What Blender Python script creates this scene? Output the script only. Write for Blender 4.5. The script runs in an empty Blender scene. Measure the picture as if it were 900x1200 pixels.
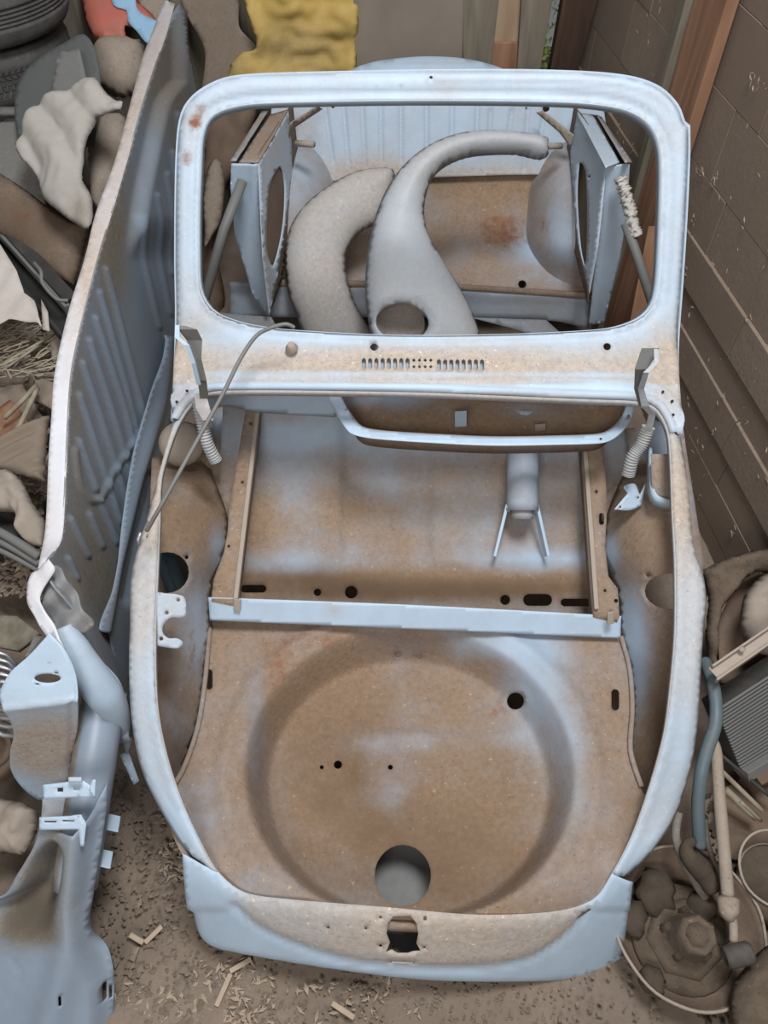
import bpy, math, random
import numpy as np
from mathutils import Vector, Matrix, noise
from mathutils.geometry import delaunay_2d_cdt
random.seed(7); np.random.seed(7)
PI = math.pi
S = bpy.context.scene
COL = S.collection

# ------------------------------------------------------------------ camera, sky, light
CAM_Z, PITCH, FPX = 2.1, math.radians(52), 900.0
cd = bpy.data.cameras.new('camera'); cam = bpy.data.objects.new('camera', cd); COL.objects.link(cam)
cam.location = (0, 0, CAM_Z); cam.rotation_euler = (PI/2 - PITCH, 0, 0)
cd.sensor_fit = 'VERTICAL'; cd.sensor_height = 36; cd.lens = 27.0; cd.clip_start = .05
S.camera = cam
w = bpy.data.worlds.new('sky'); S.world = w; w.use_nodes = True
bg = w.node_tree.nodes['Background']; bg.inputs[0].default_value = (.93, .96, 1, 1); bg.inputs[1].default_value = .19
def area(name, loc, aim, sx, sy, power, col):
    l = bpy.data.lights.new(name, 'AREA'); l.shape = 'RECTANGLE'; l.size = sx; l.size_y = sy; l.energy = power; l.color = col
    o = bpy.data.objects.new(name, l); COL.objects.link(o); o.location = loc
    o.rotation_euler = (Vector(aim) - Vector(loc)).to_track_quat('-Z', 'Y').to_euler(); return o
area('shed_door_daylight', (-.6, -1.9, 3.3), (.1, 1.2, .4), 1.8, 1.2, 92, (1, .985, .96))
area('added_overhead_light', (.42, 1.0, 4.2), (0, 1.2, .4), 1.0, 1.0, 165, (.95, .98, 1))  # unseen area light added overhead, shifted right to light the floor pan
S.view_settings.view_transform = 'Standard'; S.view_settings.look = 'None'
S.view_settings.exposure = -0.22; S.view_settings.gamma = 1.0; S.view_settings.use_curve_mapping = False

# ------------------------------------------------------------------ surveying helpers: sight lines from the camera to real planes
C0 = np.array([0, 0, CAM_Z]); Fv = np.array([0, math.cos(PITCH), -math.sin(PITCH)])
Uv = np.array([0, math.sin(PITCH), math.cos(PITCH)]); Rv = np.array([1., 0, 0])
def rays(u, v):
    u = np.asarray(u, float); v = np.asarray(v, float)
    return Fv + ((u-450)/FPX)[..., None]*Rv + ((600-v)/FPX)[..., None]*Uv
def Pz(u, v, z): d = rays(u, v); return C0 + d*((z-CAM_Z)/d[2])
def Py(u, v, y): d = rays(u, v); return C0 + d*(y/d[1])
def Pt(u, v, t): return C0 + rays(u, v)*t
def proj(p):
    q = np.asarray(p, float)-C0; t = q@Fv
    return (450+FPX*(q@Rv)/t, 600-FPX*(q@Uv)/t)
def ss(a, b, x):
    t = np.clip((np.asarray(x, float)-a)/(b-a), 0, 1); return t*t*(3-2*t)
def PL(*pts):
    """depth function: plane through three 3D points"""
    p, q, r = [np.asarray(a, float) for a in pts]; n = np.cross(q-p, r-p); k = (p-C0)@n
    return lambda u, v: k/(rays(u, v)@n)
def ZP(z): return PL((0, 0, z), (1, 0, z), (0, 1, z))
def SURF(f):
    """depth function: height field z=f(x,y,u,v)"""
    def T(u, v):
        d = rays(u, v); ts = np.arange(.9, 5.6, .02); n = len(u)
        lo = np.full(n, .9); hit = np.zeros(n, bool); hi = np.full(n, 5.6)
        for t in ts:
            p = C0+d*t; below = p[:, 2] < f(p[:, 0], p[:, 1], u, v)
            new = below & ~hit; hi[new] = t; lo[new] = t-.02; hit |= below
        for _ in range(14):
            m = (lo+hi)/2; p = C0+d*m[:, None]; b = p[:, 2] < f(p[:, 0], p[:, 1], u, v)
            hi = np.where(b, m, hi); lo = np.where(b, lo, m)
        return (lo+hi)/2
    return T
def smooth(pts, closed=True, step=6.):
    """Catmull-Rom through the points; (u,v,1) marks a corner"""
    n = len(pts); out = []
    P = [np.array(p[:2], float) for p in pts]; K = [len(p) > 2 for p in pts]
    for i in range(n if closed else n-1):
        a, b = P[i], P[(i+1) % n]
        a0 = P[i-1] if (closed or i > 0) else a; b1 = P[(i+2) % n] if (closed or i+2 < n) else b
        if K[i]: a0 = a-(b-a)
        if K[(i+1) % n]: b1 = b+(b-a)
        L = np.linalg.norm(b-a); k = max(1, int(round(L/step)))
        m0 = (b-a0)/2; m1 = (b1-a)/2
        for m in (m0, m1):
            l = np.linalg.norm(m)
            if l > L: m *= L/l
        for j in range(k):
            s = j/k; out.append((2*s**3-3*s*s+1)*a+(s**3-2*s*s+s)*m0+(-2*s**3+3*s*s)*b+(s**3-s*s)*m1)
    if not closed: out.append(P[-1])
    return np.array(out)
def inside(poly, x, y):
    r = np.zeros(len(x), bool); j = len(poly)-1
    for i in range(len(poly)):
        xi, yi = poly[i]; xj, yj = poly[j]
        if yi != yj: r ^= ((yi > y) != (yj > y)) & (x < (xj-xi)*(y-yi)/(yj-yi)+xi)
        j = i
    return r
def dist(poly, x, y, closed=True):
    p = np.asarray(poly, float); q = np.roll(p, -1, 0) if closed else p[1:]; p = p if closed else p[:-1]
    best = np.full(len(x), 1e9)
    for a, b in zip(p, q):
        d = b-a; L = d@d+1e-9; s = np.clip(((x-a[0])*d[0]+(y-a[1])*d[1])/L, 0, 1)
        best = np.minimum(best, np.hypot(x-a[0]-s*d[0], y-a[1]-s*d[1]))
    return best
def circ(u, v, r, ry=None, n=16, rot=0):
    ry = ry or r; c, s = math.cos(rot), math.sin(rot)
    return [(u+r*math.cos(k*2*PI/n)*c-ry*math.sin(k*2*PI/n)*s, v+r*math.cos(k*2*PI/n)*s+ry*math.sin(k*2*PI/n)*c) for k in range(n)]
def slot(u, v, w_, h, n=5):
    r = min(w_, h)/2; o = []
    for cx, cy, a in ((u+w_/2-r, v+h/2-r, 0), (u-w_/2+r, v+h/2-r, 1), (u-w_/2+r, v-h/2+r, 2), (u+w_/2-r, v-h/2+r, 3)):
        for k in range(n): t = (a+k/(n-1))*PI/2; o.append((cx+r*math.cos(t), cy+r*math.sin(t)))
    return o
def wob(p, sc, seed=0):
    return noise.noise(Vector((p[0]*sc+seed, p[1]*sc-seed, p[2]*sc+seed*.37)))

# ------------------------------------------------------------------ materials
def mat(name, base, dustc=(.30, .22, .16), rustc=(.22, .085, .04), rough=.55, metal=0., dlevel=0., nvar=.5, scale=5., bump=.25, fine=70., spec=.35, var=.12):
    m = bpy.data.materials.new(name); m.use_nodes = True; nt = m.node_tree; N = nt.nodes; L = nt.links
    b = N['Principled BSDF']; b.inputs['Metallic'].default_value = metal; b.inputs['Specular IOR Level'].default_value = spec
    tc = N.new('ShaderNodeTexCoord')
    def nz(sc, det=6, r=.6):
        n = N.new('ShaderNodeTexNoise'); n.inputs['Scale'].default_value = sc; n.inputs['Detail'].default_value = det; n.inputs['Roughness'].default_value = r
        L.new(tc.outputs['Object'], n.inputs['Vector']); return n.outputs[0]
    def mth(op, a, b_=None, c=None, cl=False):
        n = N.new('ShaderNodeMath'); n.operation = op; n.use_clamp = cl
        for i, x in enumerate((a, b_, c)):
            if x is None: continue
            if isinstance(x, (int, float)): n.inputs[i].default_value = x
            else: L.new(x, n.inputs[i])
        return n.outputs[0]
    def mix(f, a, c):
        n = N.new('ShaderNodeMix'); n.data_type = 'RGBA'; L.new(f, n.inputs[0])
        for i, x in ((6, a), (7, c)):
            if isinstance(x, tuple): n.inputs[i].default_value = (*x, 1)
            else: L.new(x, n.inputs[i])
        return n.outputs[2]
    def mr(x, a, c):
        n = N.new('ShaderNodeMapRange'); n.interpolation_type = 'SMOOTHSTEP'; L.new(x, n.inputs[0]); n.inputs[1].default_value = a; n.inputs[2].default_value = c; return n.outputs[0]
    n1 = nz(scale, 8, .62); n2 = nz(fine, 4); n3 = nz(scale*3.1, 8, .7)
    at = N.new('ShaderNodeAttribute'); at.attribute_name = 'dust'; ar = N.new('ShaderNodeAttribute'); ar.attribute_name = 'rust'
    d = mth('ADD', mth('MULTIPLY_ADD', n1, nvar*2, -nvar), at.outputs['Fac'])
    d = mth('ADD', d, mth('MULTIPLY_ADD', n3, .3, -.15+dlevel))
    f = mr(d, -.15, 1.0)
    rf = mr(mth('ADD', ar.outputs['Fac'], mth('MULTIPLY_ADD', nz(38, 6, .7), 1.1, -.78)), .0, .55)
    dk = tuple(x*.72 for x in dustc)
    dc = mix(mr(n2, .22, .70), dk, dustc)
    dc = mix(mth('MULTIPLY', mr(n3, .35, .75), .35), dc, tuple(min(1, x*1.25) for x in dustc))
    v1 = nz(150, 3, .6); v2 = nz(95, 2, .5)
    dc = mix(mth('MULTIPLY', mr(v1, .60, .72), .75), dc, tuple(x*.35 for x in dustc)); dc = mix(mth('MULTIPLY', mr(v2, .67, .75), .8), dc, tuple(min(1, x*1.7) for x in dustc))
    bc = mix(mth('MULTIPLY', mr(n3, .3, .7), var*4, cl=True), base, tuple(x*(1-var*1.6) for x in base))
    ag = N.new('ShaderNodeAttribute'); ag.attribute_name = 'grime_shade'  # darkens the dust: real grime in the wheel well, painted shade elsewhere
    gf = mr(mth('ADD', ag.outputs['Fac'], mth('MULTIPLY_ADD', n3, .8, -.4)), 0., 1.)
    dc = mix(gf, dc, tuple(x*y for x, y in zip(dustc, (.48, .44, .40))))
    c = mix(f, bc, dc); c = mix(rf, c, rustc)
    L.new(c, b.inputs['Base Color'])
    L.new(mth('MULTIPLY_ADD', f, .95-rough, rough, cl=True), b.inputs['Roughness'])
    bp = N.new('ShaderNodeBump'); bp.inputs['Strength'].default_value = bump; bp.inputs['Distance'].default_value = .004
    L.new(mth('MULTIPLY', mth('ADD', n2, mth('MULTIPLY', n3, 1.5)), mth('MULTIPLY_ADD', f, .8, .2)), bp.inputs['Height']); L.new(bp.outputs[0], b.inputs['Normal'])
    return m
def grain(name, c1, c2, axis=(30, 2, 2), rough=.8, bump=.4):
    m = bpy.data.materials.new(name); m.use_nodes = True; nt = m.node_tree; N = nt.nodes; L = nt.links; b = N['Principled BSDF']
    b.inputs['Roughness'].default_value = rough; b.inputs['Specular IOR Level'].default_value = .2
    tc = N.new('ShaderNodeTexCoord'); mp = N.new('ShaderNodeMapping'); mp.inputs['Scale'].default_value = axis; L.new(tc.outputs['Object'], mp.inputs[0])
    n = N.new('ShaderNodeTexNoise'); n.inputs['Scale'].default_value = 1.6; n.inputs['Detail'].default_value = 8; n.inputs['Distortion'].default_value = .6; L.new(mp.outputs[0], n.inputs['Vector'])
    r = N.new('ShaderNodeValToRGB'); r.color_ramp.elements[0].position = .32; r.color_ramp.elements[1].position = .68
    r.color_ramp.elements[0].color = (*c1, 1); r.color_ramp.elements[1].color = (*c2, 1)
    L.new(n.outputs[0], r.inputs[0]); L.new(r.outputs[0], b.inputs['Base Color'])
    bp = N.new('ShaderNodeBump'); bp.inputs['Strength'].default_value = bump; bp.inputs['Distance'].default_value = .004; L.new(n.outputs[0], bp.inputs['Height']); L.new(bp.outputs[0], b.inputs['Normal'])
    return m
DUST = (.28, .19, .125)
M = dict(
    shell=mat('pale_blue_primer', (.44, .55, .67), (.46, .385, .325), rough=.5, nvar=.35, scale=4),
    shellin=mat('blue_primer_under_brown_dust', (.35, .43, .53), DUST, rough=.6, nvar=.55, scale=4),
    floorpan=mat('grey_blue_primer', (.25, .305, .38), (.21, .18, .145), rough=.32, nvar=.3, scale=3, spec=.5, bump=.1),
    panedge=mat('dusty_pale_edge', (.62, .62, .66), (.50, .40, .33), rough=.6, nvar=.4),
    fender=mat('dusty_fender_primer', (.44, .485, .54), (.42, .355, .30), rough=.45, nvar=.3, scale=4),
    black=mat('black_rubber', (.02, .02, .02), (.10, .085, .07), rough=.7, nvar=.4),
    tyre=mat('dusty_tyre_rubber', (.035, .038, .042), (.13, .12, .11), rough=.7, nvar=.6, dlevel=.05, scale=8),
    flap=mat('dark_grey_sheet', (.09, .095, .095), (.17, .16, .14), rough=.7, nvar=.4),
    greyplate=mat('grey_plate', (.15, .15, .145), (.22, .2, .18), rough=.7),
    tan=mat('tan_dusty_metal', (.36, .30, .25), (.30, .24, .19), rough=.75, bump=.15),
    canvas=mat('pale_canvas', (.41, .38, .345), (.30, .26, .22), rough=.95, nvar=.4, scale=3, bump=.15, fine=200),
    card=mat('pale_card', (.60, .54, .50), (.45, .38, .33), rough=.9, nvar=.4),
    red=mat('red_paint', (.50, .14, .10), (.40, .22, .17), rough=.5, nvar=.4),
    sky_paint=mat('light_blue_paint', (.32, .52, .72), (.3, .4, .5), rough=.5),
    brown=mat('brown_rusty_sheet', (.13, .085, .058), (.22, .16, .12), rustc=(.16, .06, .03), rough=.7, nvar=.7),
    dark=mat('dark_grimy_metal', (.045, .042, .04), (.19, .16, .135), rough=.6, nvar=.6, scale=9),
    greymetal=mat('grey_dusty_metal', (.17, .17, .165), (.23, .19, .155), rough=.55, nvar=.5, scale=8),
    bluepipe=mat('blue_grey_pipe', (.10, .14, .16), (.20, .17, .15), rough=.45, nvar=.6, scale=9),
    castdust=mat('brown_caked_dust', (.062, .046, .033), (.125, .092, .066), rough=.9, nvar=.6, dlevel=.2, scale=9, bump=.7, fine=40),
    dirt=mat('dry_dirt', (.165, .125, .095), (.30, .235, .185), rough=1, nvar=.7, dlevel=.3, scale=3.0, bump=.9, fine=90),
    chip=mat('pale_chips', (.42, .33, .25), (.27, .2, .15), rough=.95, scale=20),
    concrete=mat('dusty_wall_board', (.205, .150, .112), (.29, .225, .175), rough=.95, nvar=.6, dlevel=.15, scale=1.6, bump=.5, fine=60),
    yellow=mat('yellow_foil', (.52, .35, .10), (.36, .27, .13), rough=.6, nvar=.5, scale=5, bump=.3),
    cloth=mat('brown_tarpaulin', (.22, .17, .13), (.30, .24, .19), rough=.95, nvar=.5),
    sack=mat('beige_sacking', (.36, .30, .25), (.26, .21, .17), rough=1, nvar=.6, fine=150),
    steel=mat('bright_worn_steel', (.42, .42, .44), (.25, .2, .16), rough=.35, metal=.6, nvar=.3),
    hose=mat('pale_grey_hose', (.42, .43, .44), (.33, .27, .22), rough=.6, nvar=.4),
    blotchy=mat('flaking_white_wrap', (.50, .47, .43), (.22, .18, .15), rough=.95, nvar=.9, scale=30, bump=1),
    greystone=mat('grey_concrete', (.24, .235, .23), (.17, .155, .14), rough=.95, nvar=.5, scale=12, bump=.8),
    wood=grain('reddish_timber', (.20, .10, .06), (.34, .19, .12), (14, 14, 1.2)),
    woodgrey=grain('grey_timber', (.13, .115, .085), (.24, .205, .16), (14, 14, 1.2)),
    wooddark=grain('dark_brown_timber', (.035, .02, .014), (.085, .05, .035), (14, 14, 1.2)),
    ply=grain('pale_ply', (.32, .22, .14), (.42, .31, .22), (6, 6, 1.0)),
    board=grain('dull_board', (.20, .165, .13), (.26, .215, .175), (3, 3, 1.5), bump=.15),
    straw=grain('straw', (.20, .16, .11), (.42, .36, .28), (5, 5, 5)),
    leaf=mat('garden_leaf', (.50, .62, .18), (.75, .78, .50), rough=.6, nvar=.8, scale=6),
)

# ------------------------------------------------------------------ object helpers
def tag(o, label=None, cat=None, group=None, kind=None):
    for k, x in (('label', label), ('category', cat), ('group', group), ('kind', kind)):
        if x: o[k] = x
    return o
def thing(name, loc, label, cat, group=None):
    o = bpy.data.objects.new(name, None); COL.objects.link(o); o.location = [float(x) for x in loc]; o.empty_display_size = .1
    return tag(o, label, cat, group)
def wloc(o):
    p = np.zeros(3)
    while o is not None: p += np.array(o.location); o = o.parent
    return p
def obj(name, V, F, m, parent=None, attrs=None, smoothed=True, thick=0, bev=0, sub=0):
    V = np.asarray(V, float)
    if parent is None:
        org = V.mean(0); org[2] = V[:, 2].min()
    else: org = wloc(parent)
    me = bpy.data.meshes.new(name); me.from_pydata((V-org).tolist(), [], [tuple(int(i) for i in f) for f in F]); me.validate()
    me.materials.append(M[m] if isinstance(m, str) else m)
    if smoothed: me.polygons.foreach_set('use_smooth', [True]*len(me.polygons))
    for k, a in (attrs or {}).items():
        at = me.attributes.new(k, 'FLOAT', 'POINT'); at.data.foreach_set('value', np.asarray(a, np.float32))
    o = bpy.data.objects.new(name, me); COL.objects.link(o)
    if parent is None: o.location = org.tolist()
    else: o.parent = parent
    if thick:
        s = o.modifiers.new('thickness', 'SOLIDIFY'); s.thickness = thick; s.offset = -1; s.use_quality_normals = True
    if bev:
        s = o.modifiers.new('bevel', 'BEVEL'); s.width = bev; s.segments = 2; s.limit_method = 'ANGLE'
    if sub: s = o.modifiers.new('sub', 'SUBSURF'); s.levels = sub; s.render_levels = sub
    return o
def blobs(lst, u, v, base=0.):
    a = np.full(len(u), float(base))
    for b in (lst or []):
        cu, cv, ru, rv, k = b
        a += k*np.exp(-(((u-cu)/ru)**2+((v-cv)/rv)**2))
    return a
def sheet(name, outline, T, m, parent=None, holes=(), step=8., thick=.002, dust=0., dustb=None, rustb=None, grimeb=None, grime_shade=0., rel=None, hardhole=True, post=None):
    """pressed sheet: outline with real cut-outs, triangulated and laid on a real surface; rel(u,v) = relief towards the viewer's side"""
    o = smooth(outline, True, step*.8); hs = [np.array([h_[:2] for h_ in h], float) for h in holes]
    u0, v0 = o.min(0); u1, v1 = o.max(0)
    gu, gv = np.meshgrid(np.arange(u0, u1, step), np.arange(v0, v1, step*.87)); gu = gu+(np.arange(gu.shape[0]) % 2)[:, None]*step*.5
    gu = gu.ravel(); gv = gv.ravel(); k = inside(o, gu, gv) & (dist(o, gu, gv) > step*.42)
    for h in hs:
        du = dist(h, gu, gv); k &= ~inside(h, gu, gv) & (du > min(step*.42, 3))
    pts = [tuple(p) for p in o]; ed = [(i, (i+1) % len(o)) for i in range(len(o))]
    for h in hs:
        b = len(pts); pts += [tuple(p) for p in h]; ed += [(b+i, b+(i+1) % len(h)) for i in range(len(h))]
    pts += list(zip(gu[k], gv[k]))
    r = delaunay_2d_cdt([Vector((float(a), float(b))) for a, b in pts], ed, [], 0, 1e-4)
    P = np.array([(p.x, p.y) for p in r[0]]); Fc = np.array([f for f in r[2] if len(f) == 3])
    cen = P[Fc].mean(1); ok = inside(o, cen[:, 0], cen[:, 1])
    for h in hs: ok &= ~inside(h, cen[:, 0], cen[:, 1])
    Fc = Fc[ok]; u, v = P[:, 0], P[:, 1]
    t = T(u, v); V = C0+rays(u, v)*t[:, None]
    a, b, c = V[Fc[:, 0]], V[Fc[:, 1]], V[Fc[:, 2]]; n = np.cross(b-a, c-a)
    flip = (n*(a-C0)).sum(1) > 0; Fc[flip] = Fc[flip][:, ::-1]; n[flip] *= -1
    if rel is not None:
        vn = np.zeros_like(V)
        for i in range(3): np.add.at(vn, Fc[:, i], n)
        vn /= np.linalg.norm(vn, axis=1)[:, None]+1e-12
        V = V+vn*rel(u, v)[:, None]
    if post is not None: V = post(V, u, v)
    used = np.unique(Fc); mp = -np.ones(len(V), int); mp[used] = np.arange(len(used))
    dv = blobs(dustb, u, v, dust) if not callable(dust) else dust(u, v)+blobs(dustb, u, v)
    return obj(name, V[used], mp[Fc], m, parent, {'dust': dv[used], 'rust': blobs(rustb, u, v)[used], 'grime_shade': blobs(grimeb, u, v, grime_shade)[used]}, True, thick)
def frames(P):
    P = np.asarray(P, float); T = np.gradient(P, axis=0); T /= np.linalg.norm(T, axis=1)[:, None]+1e-12
    up = np.array([0, 0, 1.]) if abs(T[0][2]) < .9 else np.array([0, 1., 0]); out = []
    for t in T:
        s = np.cross(up, t); s /= np.linalg.norm(s)+1e-12; up = np.cross(t, s); out.append((s, up.copy()))
    return out
def spl(pts, k=8):
    P = np.array(pts, float); out = []
    for i in range(len(P)-1):
        a0 = P[max(i-1, 0)]; a = P[i]; b = P[i+1]; b1 = P[min(i+2, len(P)-1)]
        for j in range(k):
            s = j/k; out.append((2*s**3-3*s*s+1)*a+(s**3-2*s*s+s)*(b-a0)/2+(-2*s**3+3*s*s)*b+(s**3-s*s)*(b1-a)/2)
    out.append(P[-1]); return np.array(out)
def tubeVF(P, rad, n=10, prof=None, b=0):
    P = np.asarray(P, float); rad = np.full(len(P), rad) if np.isscalar(rad) else np.asarray(rad); V = []; F = []
    for p, r, (s, u_) in zip(P, rad, frames(P)):
        for k in range(n):
            a = 2*PI*k/n
            cx, cy = (math.cos(a), math.sin(a)) if prof is None else prof[k]
            V.append(p+r*(cx*s+cy*u_))
    for i in range(len(P)-1):
        for k in range(n): F.append((b+i*n+k, b+i*n+(k+1) % n, b+(i+1)*n+(k+1) % n, b+(i+1)*n+k))
    F.append(tuple(b+k for k in range(n))[::-1]); F.append(tuple(b+(len(P)-1)*n+k for k in range(n)))
    return V, F
def tube(name, P, rad, m, parent=None, n=10, attrs=None, prof=None, smoothed=True):
    V, F = tubeVF(P, rad, n if prof is None else len(prof), prof); return obj(name, V, F, m, parent, attrs, smoothed)
SQ = lambda w_, h: [(-w_, -h), (w_, -h), (w_, h), (-w_, h)]
def bar(name, A, B, w_, h, m, parent=None, up=(0, 0, 1), bev=.002):
    A = np.asarray(A, float); B = np.asarray(B, float); d = B-A; d /= np.linalg.norm(d)
    s = np.cross(np.asarray(up, float), d); s /= np.linalg.norm(s); u_ = np.cross(d, s)
    V = [p+s*a*w_/2+u_*c*h/2 for p in (A, B) for a, c in ((-1, -1), (1, -1), (1, 1), (-1, 1))]
    F = [(3, 2, 1, 0), (4, 5, 6, 7), (0, 1, 5, 4), (1, 2, 6, 5), (2, 3, 7, 6), (3, 0, 4, 7)]
    return obj(name, V, F, m, parent, None, False, 0, bev)
def lathe(name, c, axis, prof, m, parent=None, n=32, attrs=None):
    """prof = [(radius, offset along axis)]"""
    a = Vector(axis).normalized(); q = a.to_track_quat('Z', 'Y').to_matrix(); V = []; F = []
    for r, h in prof:
        for k in range(n):
            p = q @ Vector((r*math.cos(2*PI*k/n), r*math.sin(2*PI*k/n), h)); V.append(np.array(c, float)+np.array(p))
    for i in range(len(prof)-1):
        for k in range(n): F.append((i*n+k, i*n+(k+1) % n, (i+1)*n+(k+1) % n, (i+1)*n+k))
    return obj(name, V, F, m, parent, attrs, True)

# ------------------------------------------------------------------ ground
def groundz(x, y):
    x = np.asarray(x, float); y = np.asarray(y, float)
    return .20*ss(-.95, -1.35, x)*ss(.2, .9, y)+.36*ss(-.98, -1.25, x)*ss(1.9, 2.6, y)
def ground_mesh():
    xs = np.arange(-3.6, 2.0, .028); ys = np.arange(-.5, 5.6, .028); nx, ny = len(xs), len(ys); V = []
    for y in ys:
        for x in xs:
            z = float(groundz(x, y))+.020*noise.noise(Vector((x*2.2, y*2.2, 0)))+.014*noise.noise(Vector((x*9, y*9, 3)))+.022*max(0, noise.noise(Vector((x*20, y*20, 5)))-.08)
            if x < -.9: z += .05*noise.noise(Vector((x*6, y*6, 9)))*min(1, (-.9-x)*4)
            V.append((x, y, z-.015))
    F = [(j*nx+i, j*nx+i+1, (j+1)*nx+i+1, (j+1)*nx+i) for j in range(ny-1) for i in range(nx-1)]
    o = obj('ground', V, F, 'dirt'); tag(o, kind='structure'); return o
ground_mesh()
def rocklet(c, r, V, F, sy=1., sz=.6):
    b = len(V); a = random.random()*PI; e = random.uniform(.6, 1.4)
    pts = [(1, 0, 0), (0, 1, 0), (-1, 0, 0), (0, -1, 0), (0, 0, 1), (0, 0, -1)]
    for x, y, z in pts:
        k = random.uniform(.75, 1.2); x, y = x*e*k, y*k*sy
        V.append((c[0]+r*(x*math.cos(a)-y*math.sin(a)), c[1]+r*(x*math.sin(a)+y*math.cos(a)), c[2]+r*z*sz*k))
    F += [(b+i, b+(i+1) % 4, b+4) for i in range(4)]+[(b+(i+1) % 4, b+i, b+5) for i in range(4)]
def scatter(name, n, pick, rr, m, sy=1., sz=.6, label='', cat='rubble', parent=None):
    V = []; F = []
    for _ in range(n):
        c = pick(); rocklet(c, random.uniform(*rr)*(random.random()**.7+.3), V, F, sy, sz)
    o = obj(name, V, F, m, parent, None, False); o['kind'] = 'stuff'
    if parent is None: tag(o, label, cat)
    return o
def gp(u0, u1, v0, v1, extra=0.):
    p = Pz(random.uniform(u0, u1), random.uniform(v0, v1), 0.); z = float(groundz(p[0], p[1]))
    if z > .01: p = Pz(*proj(p), z)
    return (p[0], p[1], z+extra-.004)
scatter('gravel', 2600, lambda: gp(100, 780, 900, 1210), (.002, .007), 'dirt', label='small stones and crumbs of earth strewn on the dirt floor in front of the body shell', cat='gravel')
scatter('earth_clods', 240, lambda: gp(100, 235, 900, 1210), (.005, .014), 'dirt', label='larger clods of dry earth on the floor between the frame head and the shell', cat='clods')
scatter('wood_chips', 420, lambda: random.choice([lambda: gp(225, 320, 1120, 1200), lambda: gp(185, 230, 985, 1030), lambda: gp(110, 500, 1150, 1205)])(), (.004, .013), 'chip', .35, .3, 'pale wood chips and splinters littered below the nose of the shell', 'wood chips')
scatter('wall_foot_crumbs', 700, lambda: gp(820, 900, 930, 1200), (.003, .010), 'castdust', label='brown crumbs of earth between the scrap parts at the right', cat='rubble')
def leftp():
    p = Pz(random.uniform(-30, 75), random.uniform(380, 700), .2); return (p[0], p[1], .19+random.random()*.03)
scatter('heap_rubble', 900, leftp, (.006, .022), 'cloth', .8, .5, 'loose broken rubble covering the scrap heap left of the ribbed floor pan', 'rubble')
scatter('heap_shavings', 420, leftp, (.008, .024), 'chip', .22, .3, 'pale shavings mixed into the rubble of the scrap heap at the left', 'wood chips')
SL = ['pale splinter touching the lower edge of the nose panel at its left', 'pale splinter pointing up in the chevron pair left of the nose', 'pale splinter lying below the middle of the nose', 'longest pale splinter, among the shavings below the left of the nose', 'pale splinter pointing left in the chevron pair left of the nose']
for si, (uv, L_, a) in enumerate((((282, 1131), .055, .5), ((180, 1095), .05, .8), ((402, 1184), .06, -.5), ((262, 1160), .07, 1.2), ((160, 1100), .04, 2.7))):
    p = Pz(*uv, .005); d = np.array([math.cos(a), math.sin(a), 0])*L_/2
    tag(bar('wood_splinter', p-d, p+d, .012, .006, 'chip'), SL[si], 'wood splinter', 'splinters on the dirt floor')

# ------------------------------------------------------------------ right wall: horizontal courses of boards
ang = math.radians(7.5); wd = np.array([-math.sin(ang), math.cos(ang), 0]); wn = np.array([-math.cos(ang), -math.sin(ang), 0]); w0 = np.array([1.1, 1.43, 0])
def WP(s, z, off=0): return w0+wd*s+wn*off+np.array([0, 0, z])
V = [WP(-2.2, -.05, -.03), WP(2.12, -.05, -.03), WP(2.12, 3.2, -.03), WP(-2.2, 3.2, -.03), WP(-2.2, -.05, -.10), WP(2.12, -.05, -.10), WP(2.12, 3.2, -.10), WP(-2.2, 3.2, -.10)]
BF = [(3, 2, 1, 0), (4, 5, 6, 7), (0, 1, 5, 4), (1, 2, 6, 5), (2, 3, 7, 6), (3, 0, 4, 7)]
wall_r = obj('wall_right', V, BF, 'concrete', None, None, False); tag(wall_r, kind='structure')
zs = [-.02, .06, .19, .31, .44, .555, .70, .875, 1.09, 1.30, 1.51, 1.72, 1.93, 2.15]
rnd = random.Random(3)
for i in range(len(zs)-1):
    L_ = 1.35 if zs[i] < .5 else .43; s = -2.1-rnd.random()*L_*.6
    while s < 2.05:
        e = min(s+L_-.004, 2.10); off = rnd.uniform(-.0015, .0025)+(.009 if i in (3, 5) else 0)
        if e > -2.1 and e-max(s, -2.15) > .02:
            a = max(s, -2.15); g = .0007
            Vb = [WP(a+g, zs[i]+g, off), WP(e, zs[i]+g, off), WP(e, zs[i+1]-g, off), WP(a+g, zs[i+1]-g, off), WP(a+g, zs[i]+g, -.029), WP(e, zs[i]+g, -.029), WP(e, zs[i+1]-g, -.029), WP(a+g, zs[i+1]-g, -.029)]
            obj('block', Vb, BF, 'concrete', wall_r, {'dust': [rnd.uniform(-.25, .25)]*8}, False, 0, .0012)
        s += L_
V = []; F = []
for k in range(420):
    s0, z0 = rnd.uniform(-1.9, 1.6), rnd.uniform(.05, 1.3)
    for j in range(rnd.choice((1, 1, 2, 4))):
        a = rnd.random()*PI; l = rnd.uniform(.003, .011); c_, q_ = s0+rnd.uniform(-.012, .012), z0+rnd.uniform(-.02, .02); b = len(V)
        for ca, sa in ((l, .0), (0, l*.25), (-l, 0), (0, -l*.25)):
            V.append(WP(c_+ca*math.cos(a)-sa*math.sin(a), q_+ca*math.sin(a)+sa*math.cos(a), .012+rnd.uniform(0, .003)))
        F.append((b, b+1, b+2, b+3))
o = obj('plaster_flecks', V, F, 'chip', wall_r, None, False, .001); o['kind'] = 'stuff'
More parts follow.
